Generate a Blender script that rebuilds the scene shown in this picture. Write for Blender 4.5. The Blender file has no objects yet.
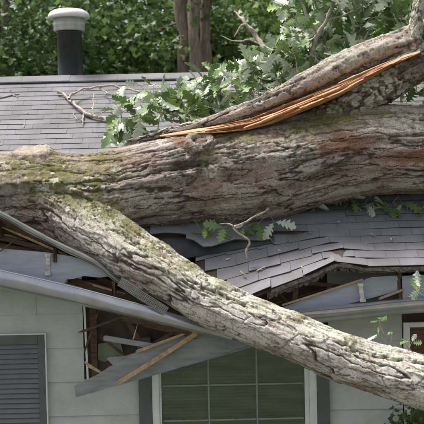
import bpy, bmesh, math, random
import numpy as np
from mathutils import Vector, Matrix
R = math.radians
rng = np.random.default_rng(7)
random.seed(7)
scene = bpy.context.scene
COL = scene.collection

# ------------------------------------------------------------------ camera
F = 1000.0                                   # focal length in photo pixels (photo is 424 wide)
CAM = Vector((0.0, -9.5, 3.46))
CROT = Matrix.Rotation(R(90 - 2.2), 3, 'X') @ Matrix.Rotation(R(-1.3), 3, 'Z')
cd = bpy.data.cameras.new('camera'); cam = bpy.data.objects.new('camera', cd); COL.objects.link(cam)
cam.matrix_world = Matrix.Translation(CAM) @ CROT.to_4x4()
cd.sensor_width = 36.0; cd.lens = 36.0 * F / 424.0; cd.clip_start = 0.1; cd.clip_end = 2000
cd.dof.use_dof = True; cd.dof.focus_distance = 9.8; cd.dof.aperture_fstop = 3.2
scene.camera = cam

# ------------------------------------------------------------------ sky, sun, exposure
world = bpy.data.worlds.new('World'); scene.world = world; world.use_nodes = True
wn = world.node_tree.nodes; wl = world.node_tree.links
sky = wn.new('ShaderNodeTexSky'); sky.sky_type = 'NISHITA'; sky.sun_disc = False
SUN_EL, SUN_AZ = 66.0, 296.0                 # azimuth clockwise from +Y: high, from behind the house and left
sky.sun_elevation = R(SUN_EL); sky.sun_rotation = R(SUN_AZ); sky.dust_density = 5.0; sky.air_density = 1.0; sky.ozone_density = 0.6
hs = wn.new('ShaderNodeHueSaturation'); hs.inputs['Saturation'].default_value = 0.42      # bright overcast: a greyed sky
wl.new(sky.outputs[0], hs.inputs['Color']); wl.new(hs.outputs[0], wn['Background'].inputs[0]); wn['Background'].inputs[1].default_value = 0.118
ld = bpy.data.lights.new('sun', 'SUN'); ld.energy = 2.8; ld.angle = R(15); ld.color = (1.0, 0.96, 0.9)
sun = bpy.data.objects.new('sun', ld); COL.objects.link(sun)
sd = Vector((math.sin(R(SUN_AZ)) * math.cos(R(SUN_EL)), math.cos(R(SUN_AZ)) * math.cos(R(SUN_EL)), math.sin(R(SUN_EL))))
sun.rotation_euler = sd.to_track_quat('Z', 'Y').to_euler(); sun.location = sd * 30
scene.view_settings.view_transform = 'Standard'; scene.view_settings.look = 'None'
scene.view_settings.exposure = 1.08; scene.view_settings.gamma = 1.0

def P(px, py, Y):
    """world point on the vertical plane y = Y that the photo shows at pixel px, py"""
    d = CROT @ Vector(((px - 212) / F, -(py - 212) / F, -1.0))
    return CAM + d * ((Y - CAM.y) / d.y)
def M_(rpx, Y): return rpx * (Y - CAM.y) / F

# ------------------------------------------------------------------ numpy noise
def h3(ix, iy, iz, seed):
    a = (ix.astype(np.int64) * 374761393 + iy.astype(np.int64) * 668265263 + iz.astype(np.int64) * 2147483647 + seed * 974711) & 0xffffffff
    a = ((a ^ (a >> 13)) * 1274126177) & 0xffffffff
    a = ((a ^ (a >> 16)) * 2246822519) & 0xffffffff
    return ((a ^ (a >> 15)) & 0xffffff) / float(0x1000000)
def vnoise(p, seed=0):
    i = np.floor(p).astype(np.int64); f = p - i; f = f * f * (3 - 2 * f)
    r = 0
    for dx in (0, 1):
        wx = f[:, 0] if dx else 1 - f[:, 0]
        for dy in (0, 1):
            wy = f[:, 1] if dy else 1 - f[:, 1]
            for dz in (0, 1):
                wz = f[:, 2] if dz else 1 - f[:, 2]
                r = r + wx * wy * wz * h3(i[:, 0] + dx, i[:, 1] + dy, i[:, 2] + dz, seed)
    return r
def fbm(p, o=4, seed=0):
    r = 0; a = 0.5; t = 0
    for k in range(o):
        r = r + a * vnoise(p * 2 ** k, seed + k); t += a; a *= 0.5
    return r / t
def voro(u, v, nv, seed):
    """cells of size 1, v wraps with period nv; returns F1, F2, cell random, offset along v"""
    iu = np.floor(u).astype(np.int64); iv = np.floor(v).astype(np.int64)
    f1 = np.full(u.shape, 9.0); f2 = np.full(u.shape, 9.0); cid = np.zeros(u.shape); ov = np.zeros(u.shape); ou = np.zeros(u.shape)
    z = np.zeros_like(iu)
    for du in (-1, 0, 1):
        for dv in (-1, 0, 1):
            cu = iu + du; cv = iv + dv; wv = np.mod(cv, nv)
            ju = cu + 0.1 + 0.8 * h3(cu, wv, z, seed); jv = cv + 0.1 + 0.8 * h3(cu, wv, z + 1, seed)
            d = np.sqrt((u - ju) ** 2 + (v - jv) ** 2); c = h3(cu, wv, z + 2, seed)
            near = d < f1
            f2 = np.where(near, f1, np.minimum(f2, d))
            cid = np.where(near, c, cid); ov = np.where(near, v - jv, ov); ou = np.where(near, u - ju, ou)
            f1 = np.where(near, d, f1)
    return f1, f2, cid, ov, ou
def sstep(a, b, x):
    t = np.clip((x - a) / (b - a), 0, 1); return t * t * (3 - 2 * t)
def lerp(a, b, t):
    return a + (np.asarray(b) - a) * (t[:, None] if getattr(t, 'ndim', 0) else t)

# ------------------------------------------------------------------ materials
def mat(name, col=(0.5, 0.5, 0.5), rough=0.7, metal=0.0, spec=0.5):
    m = bpy.data.materials.new(name); m.use_nodes = True
    b = m.node_tree.nodes['Principled BSDF']
    b.inputs['Base Color'].default_value = (*col, 1); b.inputs['Roughness'].default_value = rough
    b.inputs['Metallic'].default_value = metal; b.inputs['Specular IOR Level'].default_value = spec
    return m, m.node_tree, b
def noise(nt, scale, detail=4, vec=None, rough=0.55, stretch=None):
    n = nt.nodes.new('ShaderNodeTexNoise'); n.inputs['Scale'].default_value = scale
    n.inputs['Detail'].default_value = detail; n.inputs['Roughness'].default_value = rough
    tc = nt.nodes.new('ShaderNodeTexCoord'); src = tc.outputs['Object'] if vec is None else vec
    if vec is None:
        g = nt.nodes.new('ShaderNodeNewGeometry'); src = g.outputs['Position']
    if stretch:
        mp = nt.nodes.new('ShaderNodeMapping'); mp.inputs['Scale'].default_value = stretch
        nt.links.new(src, mp.inputs['Vector']); src = mp.outputs['Vector']
    nt.links.new(src, n.inputs['Vector'])
    return n.outputs['Fac']
def ramp(nt, fac, stops):
    r = nt.nodes.new('ShaderNodeValToRGB'); nt.links.new(fac, r.inputs['Fac'])
    e = r.color_ramp.elements
    while len(e) < len(stops): e.new(0.5)
    for k, (p, c) in enumerate(stops):
        e[k].position = p; e[k].color = (*c, 1) if len(c) == 3 else c
    return r.outputs['Color']
def mixc(nt, a, b, fac, mode='MIX'):
    m = nt.nodes.new('ShaderNodeMix'); m.data_type = 'RGBA'; m.blend_type = mode
    for sock, v in ((m.inputs['A'], a), (m.inputs['B'], b)):
        if isinstance(v, tuple): sock.default_value = (*v, 1)
        else: nt.links.new(v, sock)
    if isinstance(fac, float): m.inputs['Factor'].default_value = fac
    else: nt.links.new(fac, m.inputs['Factor'])
    return m.outputs['Result']
def bump(nt, b, h, strength=0.3, dist=0.01):
    n = nt.nodes.new('ShaderNodeBump'); n.inputs['Strength'].default_value = strength; n.inputs['Distance'].default_value = dist
    nt.links.new(h, n.inputs['Height']); nt.links.new(n.outputs['Normal'], b.inputs['Normal'])
def attr(nt, name):
    a = nt.nodes.new('ShaderNodeAttribute'); a.attribute_name = name; return a
def simple(name, col, var=0.35, scale=6.0, rough=0.7, stretch=None, bs=0.2, bd=0.004, fine=60.0, spec=0.4, metal=0.0):
    m, nt, b = mat(name, col, rough, metal, spec)
    n = noise(nt, scale, 6, stretch=stretch)
    lo = tuple(c * (1 - var) for c in col); hi = tuple(min(1, c * (1 + var)) for c in col)
    nt.links.new(ramp(nt, n, [(0.28, lo), (0.72, hi)]), b.inputs['Base Color'])
    bump(nt, b, noise(nt, fine, 4, stretch=stretch), bs, bd)
    return m

# shingle: granules plus a tone for each shingle
def shingle_mat():
    m, nt, b = mat('asphalt_shingle', (0.2, 0.2, 0.22), 0.9, 0, 0.25)
    a = attr(nt, 'tone')
    base = ramp(nt, a.outputs['Fac'], [(0, (0.170, 0.168, 0.175)), (1, (0.202, 0.199, 0.207))])
    g = ramp(nt, noise(nt, 320, 2), [(0.35, (0.68, 0.68, 0.7)), (0.65, (1.25, 1.25, 1.25))])
    w = ramp(nt, noise(nt, 2.2, 5), [(0.3, (0.74, 0.74, 0.72)), (0.7, (1.14, 1.13, 1.14))])
    c = mixc(nt, mixc(nt, base, g, 1.0, 'MULTIPLY'), w, 1.0, 'MULTIPLY')
    nt.links.new(c, b.inputs['Base Color']); bump(nt, b, noise(nt, 260, 2), 0.35, 0.003)
    return m
MAT = {}
MAT['shingle'] = shingle_mat()
MAT['asphalt'] = simple('asphalt_cut_edge', (0.04, 0.039, 0.04), 0.5, 30, 0.95)  # bare black asphalt; its dark colour also paints in the butt shadow line
MAT['felt'] = simple('roofing_felt', (0.05, 0.05, 0.054), 0.35, 5, 0.9, fine=120)
MAT['siding'] = None
def siding_mat():
    m, nt, b = mat('painted_hardboard_siding', (0.5, 0.53, 0.49), 0.62, 0, 0.35)
    grain = noise(nt, 9, 6, stretch=(1.2, 1, 26))
    c = ramp(nt, grain, [(0.3, (0.52, 0.535, 0.52)), (0.7, (0.60, 0.615, 0.60))])
    dirt = ramp(nt, noise(nt, 3.2, 6, rough=0.65), [(0.42, (1, 1, 1)), (0.72, (0.8, 0.8, 0.74))])
    c = mixc(nt, c, dirt, 1.0, 'MULTIPLY')
    spots = ramp(nt, noise(nt, 34, 2), [(0.74, (1, 1, 1)), (0.8, (0.55, 0.5, 0.42))])
    c = mixc(nt, c, spots, 0.55, 'MULTIPLY')
    nt.links.new(c, b.inputs['Base Color']); bump(nt, b, grain, 0.5, 0.003)
    return m
MAT['siding'] = siding_mat()
MAT['trim_dark'] = simple('dark_grey_trim_paint', (0.115, 0.118, 0.118), 0.14, 8, 0.55, fine=40)
MAT['slat'] = simple('grey_louvre_paint', (0.15, 0.15, 0.158), 0.12, 8, 0.45, fine=40, bs=0.05)
MAT['white'] = simple('white_trim_paint', (0.74, 0.75, 0.71), 0.12, 7, 0.5, fine=40)
MAT['muntin'] = simple('pale_grille', (0.24, 0.29, 0.24), 0.1, 7, 0.5, fine=40)
MAT['blind'] = simple('olive_blind', (0.42, 0.44, 0.38), 0.15, 7, 0.6, fine=40, bs=0.05)
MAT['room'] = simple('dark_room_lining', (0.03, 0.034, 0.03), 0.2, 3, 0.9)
MAT['fascia'] = simple('blue_grey_fascia_paint', (0.335, 0.365, 0.41), 0.14, 5, 0.6, stretch=(1, 1, 7), fine=24, bs=0.25)
MAT['board_grey'] = simple('grey_soffit_board_paint', (0.24, 0.245, 0.245), 0.3, 4, 0.6, stretch=(1, 1, 6), fine=24, bs=0.25)
MAT['gutter'] = simple('grey_gutter_enamel', (0.42, 0.42, 0.445), 0.16, 6, 0.22, fine=30, bs=0.05, spec=0.8, metal=0.6)
MAT['drip'] = simple('drip_edge_metal', (0.22, 0.22, 0.19), 0.25, 7, 0.4, fine=26, bs=0.15, metal=0.35)
MAT['galv'] = simple('galvanised_metal', (0.5, 0.5, 0.5), 0.2, 16, 0.38, fine=60, bs=0.1, metal=0.6)
MAT['rustmetal'] = simple('stained_white_metal', (0.55, 0.53, 0.48), 0.4, 22, 0.5, metal=0.2)
MAT['perf'] = simple('perforated_guard_metal', (0.34, 0.33, 0.36), 0.2, 12, 0.4, metal=0.5)
MAT['rawwood'] = simple('fresh_splintered_wood', (0.42, 0.29, 0.17), 0.35, 24, 0.7, fine=70, bs=0.5)
MAT['oldwood'] = simple('old_brown_lumber', (0.10, 0.062, 0.038), 0.5, 6, 0.8, stretch=(2, 2, 11), fine=36, bs=0.5)
MAT['sheath'] = simple('weathered_sheathing', (0.06, 0.044, 0.03), 0.6, 5, 0.85, fine=30, bs=0.4)
MAT['insul'] = simple('green_backing_paper', (0.16, 0.18, 0.12), 0.3, 8, 0.8)
MAT['pipe'] = simple('black_pipe_enamel', (0.013, 0.0135, 0.016), 0.3, 9, 0.4, fine=30, bs=0.1)
MAT['capmetal'] = simple('weathered_cap_metal', (0.62, 0.62, 0.58), 0.14, 9, 0.5, stretch=(1, 1, 0.35), fine=40, bs=0.08, metal=0.15)
MAT['capcollar'] = simple('dull_collar_metal', (0.4, 0.4, 0.38), 0.2, 9, 0.5, stretch=(1, 1, 0.35), fine=40, bs=0.1, metal=0.25)
MAT['brownwin'] = simple('brown_stained_wood', (0.11, 0.05, 0.03), 0.35, 6, 0.5, stretch=(2, 2, 10))
MAT['plaster'] = simple('pale_gable_siding', (0.45, 0.47, 0.44), 0.12, 5, 0.7, fine=20)
MAT['twig'] = simple('grey_twig_bark', (0.30, 0.27, 0.22), 0.45, 18, 0.85, fine=90, bs=0.4)
MAT['paletwig'] = simple('bare_pale_twig', (0.34, 0.295, 0.23), 0.65, 34, 0.8, fine=90, bs=0.4)
MAT['bgbark'] = simple('shaded_tree_bark', (0.25, 0.195, 0.15), 0.5, 7, 0.9, stretch=(4, 4, 0.8), fine=20, bs=0.8, bd=0.03)
MAT['dryleaf'] = simple('dry_leaf', (0.46, 0.36, 0.22), 0.3, 30, 0.7)
MAT['lawn'] = simple('lawn', (0.088, 0.092, 0.058), 0.45, 1.7, 0.95, fine=30, bs=0.7, bd=0.03)

def bark_mat():
    m, nt, b = mat('oak_bark', (0.3, 0.27, 0.24), 0.9, 0, 0.25)
    a = attr(nt, 'bark')
    f = ramp(nt, noise(nt, 95, 6, rough=0.65), [(0.32, (0.58, 0.56, 0.55)), (0.68, (1.36, 1.36, 1.34))])
    c = mixc(nt, a.outputs['Color'], f, 1.0, 'MULTIPLY')
    nt.links.new(c, b.inputs['Base Color']); bump(nt, b, noise(nt, 110, 7, rough=0.75), 1.0, 0.009)
    return m
MAT['bark'] = bark_mat()
def torn_mat():
    m, nt, b = mat('torn_heartwood', (0.5, 0.26, 0.1), 0.65, 0, 0.35)
    a = attr(nt, 'bark')
    f = ramp(nt, noise(nt, 60, 5), [(0.3, (0.7, 0.68, 0.66)), (0.7, (1.2, 1.2, 1.2))])
    nt.links.new(mixc(nt, a.outputs['Color'], f, 1.0, 'MULTIPLY'), b.inputs['Base Color'])
    bump(nt, b, noise(nt, 80, 4), 0.4, 0.004); return m
MAT['torn'] = torn_mat()
def leaf_mat(name, c0, c1, rough, trans, tcol):
    m, nt, b = mat(name, c0, rough, 0, 0.45)
    a = attr(nt, 'tone')
    g = nt.nodes.new('ShaderNodeObjectInfo')
    s = nt.nodes.new('ShaderNodeMath'); s.operation = 'ADD'; nt.links.new(a.outputs['Fac'], s.inputs[0]); nt.links.new(g.outputs['Random'], s.inputs[1])
    s2 = nt.nodes.new('ShaderNodeMath'); s2.operation = 'FRACT'; nt.links.new(s.outputs[0], s2.inputs[0])
    c = ramp(nt, s2.outputs[0], [(0, c0), (0.8, c1), (1.0, tcol)])
    c = mixc(nt, c, ramp(nt, noise(nt, 45, 4), [(0.3, (0.8, 0.8, 0.8)), (0.7, (1.15, 1.15, 1.1))]), 1.0, 'MULTIPLY')
    nt.links.new(c, b.inputs['Base Color'])
    t = nt.nodes.new('ShaderNodeBsdfTranslucent'); nt.links.new(c, t.inputs['Color'])
    mx = nt.nodes.new('ShaderNodeMixShader'); mx.inputs[0].default_value = trans
    nt.links.new(b.outputs[0], mx.inputs[1]); nt.links.new(t.outputs[0], mx.inputs[2])
    nt.links.new(mx.outputs[0], nt.nodes['Material Output'].inputs['Surface'])
    return m
MAT['leaf_top'] = leaf_mat('oak_leaf_upper', (0.115, 0.205, 0.06), (0.21, 0.33, 0.11), 0.46, 0.38, (0.33, 0.46, 0.09))
MAT['leaf_under'] = leaf_mat('oak_leaf_underside', (0.42, 0.49, 0.37), (0.62, 0.67, 0.55), 0.5, 0.2, (0.36, 0.48, 0.22))
MAT['bgleaf'] = leaf_mat('wood_leaf', (0.045, 0.095, 0.024), (0.125, 0.215, 0.058), 0.4, 0.45, (0.36, 0.42, 0.22))
MAT['farleaf'] = leaf_mat('far_wood_leaf', (0.055, 0.10, 0.025), (0.14, 0.215, 0.06), 0.6, 0.45, (0.36, 0.44, 0.2))
def glass_mat():
    m = bpy.data.materials.new('window_glass'); m.use_nodes = True; nt = m.node_tree
    nt.nodes.remove(nt.nodes['Principled BSDF'])
    t = nt.nodes.new('ShaderNodeBsdfTransparent'); t.inputs[0].default_value = (0.72, 0.78, 0.72, 1)
    g = nt.nodes.new('ShaderNodeBsdfGlossy'); g.inputs['Roughness'].default_value = 0.03
    f = nt.nodes.new('ShaderNodeFresnel'); f.inputs[0].default_value = 1.75
    mx = nt.nodes.new('ShaderNodeMixShader'); nt.links.new(f.outputs[0], mx.inputs[0])
    nt.links.new(t.outputs[0], mx.inputs[1]); nt.links.new(g.outputs[0], mx.inputs[2])
    nt.links.new(mx.outputs[0], nt.nodes['Material Output'].inputs['Surface'])
    return m
MAT['glass'] = glass_mat()

# ------------------------------------------------------------------ object helpers
def link(name, me, mats, parent=None, smooth=False):
    o = bpy.data.objects.new(name, me); COL.objects.link(o); o.parent = parent
    for m in (mats if isinstance(mats, (list, tuple)) else [mats]):
        if len(me.materials) < 8 and m is not None: me.materials.append(MAT[m] if isinstance(m, str) else m)
    if smooth and len(me.polygons): me.polygons.foreach_set('use_smooth', np.ones(len(me.polygons), bool))
    return o
def npmesh(name, verts, faces, colors=None, aname='bark', matidx=None):
    """faces (M,k) array of equal-sized polygons"""
    me = bpy.data.meshes.new(name); verts = np.asarray(verts, np.float32); faces = np.asarray(faces, np.int32)
    k = faces.shape[1]
    me.vertices.add(len(verts)); me.vertices.foreach_set('co', verts.ravel())
    me.loops.add(faces.size); me.loops.foreach_set('vertex_index', faces.ravel())
    me.polygons.add(len(faces)); me.polygons.foreach_set('loop_start', np.arange(len(faces), dtype=np.int32) * k)
    me.polygons.foreach_set('loop_total', np.full(len(faces), k, np.int32))
    if matidx is not None: me.polygons.foreach_set('material_index', np.asarray(matidx, np.int32))
    me.update(calc_edges=True); me.validate()
    if colors is not None:
        if colors.ndim == 1:
            a = me.attributes.new(aname, 'FLOAT', 'POINT'); a.data.foreach_set('value', colors.astype(np.float32))
        else:
            a = me.attributes.new(aname, 'FLOAT_COLOR', 'POINT')
            a.data.foreach_set('color', np.concatenate([colors, np.ones((len(colors), 1))], 1).astype(np.float32).ravel())
    return me
def tag(o, label=None, cat=None, group=None, kind=None):
    if label: o['label'] = label
    if cat: o['category'] = cat
    if group: o['group'] = group
    if kind: o['kind'] = kind
    return o
def empty(name, loc=(0, 0, 0)):
    o = bpy.data.objects.new(name, None); COL.objects.link(o); o.location = loc; o.empty_display_size = 0.2
    return o
def under(o, parent):
    """parent to an empty that is not at the origin, keeping the world place"""
    o.parent = parent; o.matrix_parent_inverse = Matrix.Translation(-parent.location) if parent.parent is None else Matrix.Identity(4)
    return o
def add_box(bm, x0, x1, y0, y1, z0, z1):
    v = [bm.verts.new(c) for c in ((x0, y0, z0), (x1, y0, z0), (x1, y1, z0), (x0, y1, z0), (x0, y0, z1), (x1, y0, z1), (x1, y1, z1), (x0, y1, z1))]
    for f in ((0, 3, 2, 1), (4, 5, 6, 7), (0, 1, 5, 4), (1, 2, 6, 5), (2, 3, 7, 6), (3, 0, 4, 7)): bm.faces.new([v[i] for i in f])
    return v
def done(name, bm, mats, parent=None, bevel=0.0, smooth=False):
    bmesh.ops.recalc_face_normals(bm, faces=bm.faces)
    if bevel: bmesh.ops.bevel(bm, geom=bm.edges[:] , offset=bevel, segments=1, affect='EDGES', clamp_overlap=True)
    me = bpy.data.meshes.new(name); bm.to_mesh(me); bm.free()
    return link(name, me, mats, parent, smooth)
def box(name, x0, x1, y0, y1, z0, z1, m, parent=None, bevel=0.0):
    bm = bmesh.new(); add_box(bm, x0, x1, y0, y1, z0, z1); return done(name, bm, m, parent, bevel)
def poly_board(name, pts, th, m, parent=None, edge=None, bevel=0.0015):
    """pts: (px, py, Y) outline; thickness th away from the camera; edge: material of the broken rim"""
    bm = bmesh.new(); a = [bm.verts.new(P(*p)) for p in pts]; b = [bm.verts.new(P(*p) + Vector((0, th, 0))) for p in pts]
    f1 = bm.faces.new(a); bm.faces.new(b[::-1]); n = len(a); rim = []
    for i in range(n):
        f = bm.faces.new((a[i], b[i], b[(i + 1) % n], a[(i + 1) % n]))
        if edge is not None and (edge is True or i in edge): f.material_index = 1
    return done(name, bm, m, parent)
def plank(name, A, B, w, t, m, parent=None, jagA=0.0, jagB=0.0, side=None, seed=0, bow=0.0, taperB=1.0):
    """timber from A to B; w in the plane facing the viewer, t in depth; splintered ends"""
    A = Vector(A); B = Vector(B); T = (B - A).normalized(); L = (B - A).length
    side = Vector(side) if side else Vector((0, -1, 0)); W = T.cross(side)
    W = W.normalized(); N = W.cross(T).normalized(); rr = random.Random(seed)
    n, k = 10, 5; bm = bmesh.new(); rings = []
    for i in range(n + 1):
        s = i / n; ring = []
        tw = 1 + (taperB - 1) * s
        for j in range(k):
            for q in (-1, 1):
                e = (j / (k - 1) - 0.5) * w * tw
                d = s * L
                if i == 0: d -= rr.random() * jagA
                if i == n: d += rr.random() * jagB
                ring.append((A + T * d + W * (e + bow * math.sin(s * 3.14)) + N * q * t * 0.5))
        rings.append([bm.verts.new(c) for c in ring])
    for i in range(n):
        a, b = rings[i], rings[i + 1]
        for j in range(k - 1):
            bm.faces.new((a[2 * j], a[2 * j + 2], b[2 * j + 2], b[2 * j])); bm.faces.new((a[2 * j + 1], b[2 * j + 1], b[2 * j + 3], a[2 * j + 3]))
        bm.faces.new((a[0], b[0], b[1], a[1])); bm.faces.new((a[-2], a[-1], b[-1], b[-2]))
    for rg in (rings[0], rings[-1]):
        for j in range(k - 1): bm.faces.new((rg[2 * j], rg[2 * j + 1], rg[2 * j + 3], rg[2 * j + 2]))
    return done(name, bm, m, parent)
def catmull(pts, n):
    p = np.asarray(pts, float); p = np.vstack([2 * p[0] - p[1], p, 2 * p[-1] - p[-2]])
    out = []
    per = 24
    for i in range(1, len(p) - 2):
        t = np.linspace(0, 1, per, endpoint=False)[:, None]
        a, b, c, d = p[i - 1], p[i], p[i + 1], p[i + 2]
        out.append(0.5 * ((2 * b) + (-a + c) * t + (2 * a - 5 * b + 4 * c - d) * t ** 2 + (-a + 3 * b - 3 * c + d) * t ** 3))
    out.append(p[-2][None]); out = np.vstack(out)
    s = np.concatenate([[0], np.cumsum(np.linalg.norm(np.diff(out[:, :3], axis=0), axis=1))])
    q = np.linspace(0, s[-1], n)
    return np.stack([np.interp(q, s, out[:, k]) for k in range(out.shape[1])], 1), q, s[-1]
def frames(c, ref=(0, 0, 1)):
    T = np.gradient(c, axis=0); T /= np.linalg.norm(T, axis=1)[:, None]
    ref = np.asarray(ref, float); N = ref - (T @ ref)[:, None] * T; N /= np.linalg.norm(N, axis=1)[:, None]
    return T, N, np.cross(T, N)
def tube_np(pts, nseg=8, step=0.05, ref=(0, 0, 1), wob=0.0, seed=0):
    """plain tapered tube from (x,y,z,r) points -> verts, quads"""
    L = sum(math.dist(a[:3], b[:3]) for a, b in zip(pts, pts[1:])); n = max(3, int(L / step))
    c, q, L = catmull(pts, n); T, N, B = frames(c[:, :3], ref)
    th = np.linspace(0, 2 * np.pi, nseg, endpoint=False)
    r = np.maximum(c[:, 3], 0.0008)[:, None] * np.ones(nseg)
    if wob: r = r * (1 + wob * (np.random.default_rng(seed).random(r.shape) - 0.5))
    v = c[:, None, :3] + r[..., None] * (np.cos(th)[None, :, None] * N[:, None] + np.sin(th)[None, :, None] * B[:, None])
    i = np.arange(n - 1)[:, None] * nseg; j = np.arange(nseg)[None]; j2 = (j + 1) % nseg
    f = np.stack([i + j, i + nseg + j, i + nseg + j2, i + j2], -1).reshape(-1, 4)
    return v.reshape(-1, 3), f
class Heap:
    def __init__(s): s.v = []; s.f = []; s.n = 0
    def add(s, v, f): s.v.append(v); s.f.append(f + s.n); s.n += len(v)
    def mesh(s, name): return npmesh(name, np.vstack(s.v), np.vstack(s.f))
def W4(pts):
    """(px,py,Y,r_px) -> (x,y,z,r)"""
    return [(*P(a, b, Y), M_(r, Y)) for a, b, Y, r in pts]

# ------------------------------------------------------------------ ground
bm = bmesh.new(); v = [bm.verts.new(c) for c in ((-400, -400, 0), (400, -400, 0), (400, 600, 0), (-400, 600, 0))]; bm.faces.new(v)
g = done('ground', bm, 'lawn'); tag(g, 'mown green lawn around the house', kind='structure')

# ------------------------------------------------------------------ house
XL, XR = -4.6, 4.6
PITCH = 0.584; CS = 1 / math.sqrt(1 + PITCH ** 2); SN = PITCH * CS
YE = -0.15; ZE = P(424, 266, YE).z
YR = YE
for k in range(2000):                         # the ridge is where the photo shows it
    YR += 0.004
    d = CROT.transposed() @ (Vector((-1.5, YR, ZE + PITCH * (YR - YE))) - CAM)
    if 212 - F * d.y / -d.z < 78: break
VR = (YR - YE) / CS; ZR = ZE + PITCH * (YR - YE)
YW = 0.45; YB = 2 * YR - YW
def X(px, Y=YW): return P(px, 330, Y).x
house = empty('house', (0, 0, 0))
tag(house, 'pale sided house with grey shingle roof crushed by the fallen tree', 'house')
print('ridge', YR, ZR, 'eave', ZE, 'slope', VR)

def Zw(py, px=60): return P(px, py, YW).z
# --- wall: backing panels with an opening for the big window
wall = empty('wall'); wall.parent = house
wx0, wx1 = X(149), X(317); wz1 = P(230, 341, YW).z; wz0 = 0.78
box('backing_panel', XL, wx0, YW + 0.03, YW + 0.12, 0, 2.42, 'sheath', wall)
box('backing_panel', wx1, XR, YW + 0.03, YW + 0.12, 0, 2.42, 'sheath', wall)
box('backing_panel', wx0, wx1, YW + 0.032, YW + 0.118, wz1, 2.42, 'sheath', wall)
box('backing_panel', wx0, wx1, YW + 0.032, YW + 0.118, 0, wz0, 'sheath', wall)
box('back_wall', XL, XR, YB - 0.1, YB, 0, 2.5, 'plaster', house)
for sx in (XL, XR - 0.1):
    bm = bmesh.new(); n = []
    for (yy, zz) in ((YW + 0.13, 0), (YB - 0.11, 0), (YB - 0.11, 2.45), (YR, ZR - 0.15), (YW + 0.13, 2.45)):
        n.append((bm.verts.new((sx, yy, zz)), bm.verts.new((sx + 0.1, yy, zz))))
    bm.faces.new([a for a, b in n]); bm.faces.new([b for a, b in n][::-1])
    for i in range(5): bm.faces.new((n[i][0], n[i][1], n[(i + 1) % 5][1], n[(i + 1) % 5][0]))
    done('gable_wall', bm, 'plaster', house)
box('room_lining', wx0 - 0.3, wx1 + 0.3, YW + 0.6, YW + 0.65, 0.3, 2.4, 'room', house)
box('attic_floor', XL + 0.1, XR - 0.1, YW + 0.13, YB - 0.12, 2.43, 2.47, 'sheath', house)
# siding boards, lapped
z0 = Zw(416); dz = Zw(382) - z0
def siding(x0, x1, zb, seed):
    bm = bmesh.new(); rr = random.Random(seed); n = max(2, int((x1 - x0) / 0.25)); A = []
    for i in range(n + 1):
        x = x0 + (x1 - x0) * i / n; w = rr.uniform(-0.0015, 0.0015)
        A.append([bm.verts.new(c) for c in ((x, YW - 0.004 + w, zb + w), (x, YW + 0.016 + w, zb + dz + 0.02), (x, YW + 0.026, zb + dz + 0.02), (x, YW + 0.012, zb + w))])
    for a, b in zip(A, A[1:]):
        for k in range(4): bm.faces.new((a[k], b[k], b[(k + 1) % 4], a[(k + 1) % 4]))
    bm.faces.new(A[0]); bm.faces.new(A[-1][::-1])
    return done('siding_board', bm, 'siding', wall)
sx_sh0, sx_sh1 = X(-52), X(46)
for k in range(-3, 5):
    zb = z0 + k * dz
    if zb + dz * 0.4 > 2.42 or zb < -0.1: pass
    zt = zb + dz
    if zb > 2.4: continue
    inwin = zb < wz1 - 0.03 and zt > wz0
    insh = zb < P(20, 333, YW).z - 0.02 and zt > 0.5
    jx = -1.9 + (-0.75, 0.35, -0.3, 0.12)[k % 4] * (1 if k != 3 else 1); jx = min(jx, X(40)); lefts = [(XL, jx), (jx + 0.003, X(83) if k in (1, 2, 3) else X(137))]
    if k >= 4: lefts = [(XL, X(70))]
    segs = []
    for a, b in lefts:
        segs.append((a, b))
    if not inwin and k < 1: segs.append((X(137) + 0.003, X(329)))
    segs.append((X(328) + 0.003, X(402) if k >= -2 else 2.6)); segs.append((2.75, XR))
    for i, (a, b) in enumerate(segs):
        if b > a: siding(a, b, zb, k * 7 + i)
# interior bits seen through the hole in the wall
poly_board('stud', [(89, 296, YW - 0.0), (96, 296, YW), (98, 388, YW), (92, 388, YW)], 0.028, 'oldwood', wall)
poly_board('paper_backing', [(98, 344, YW + 0.01), (120, 340, YW + 0.01), (124, 356, YW + 0.01), (104, 362, YW + 0.01), (98, 360, YW + 0.01)], 0.012, 'insul', wall)
plank('splinter', P(84, 300, YW - 0.01), P(88, 384, YW - 0.02), 0.02, 0.012, 'white', wall, 0.03, 0.02, seed=3)

# --- louvred shutter at left
sh = empty('louvred_shutter'); sh.parent = house
tag(sh, 'dark grey louvred panel with thin white edging')
zt = P(20, 333.5, YW).z; zs0 = 0.55
f = 0.018
def frame_strip(name, x0, x1, z0_, z1_, y0, y1, m, par, bev=0.002): return box(name, x0, x1, y0, y1, z0_, z1_, m, par, bev)
tw = M_(8, YW)
frame_strip('stile', sx_sh1 - tw, sx_sh1 - 0.008, zs0, zt - 0.008, YW - 0.05, YW + 0.0, 'trim_dark', sh)
frame_strip('stile', sx_sh0, sx_sh0 + tw, zs0, zt - 0.008, YW - 0.05, YW, 'trim_dark', sh)
frame_strip('rail', sx_sh0 + tw + 0.001, sx_sh1 - tw - 0.001, zt - 0.008 - M_(9.5, YW), zt - 0.008, YW - 0.049, YW, 'trim_dark', sh)
frame_strip('edging', sx_sh1 - 0.0075, sx_sh1 + 0.006, zs0, zt + 0.008, YW - 0.056, YW, 'white', sh)
frame_strip('edging', sx_sh0, sx_sh1 - 0.008, zt - 0.0075, zt + 0.006, YW - 0.056, YW, 'white', sh)
box('panel', sx_sh0 + tw, sx_sh1 - tw, YW - 0.012, YW, zs0, zt - 0.1, 'trim_dark', sh)
zz = zt - 0.008 - M_(9.5, YW) - 0.03; pitchs = M_(5.0, YW)
slm = None
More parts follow.
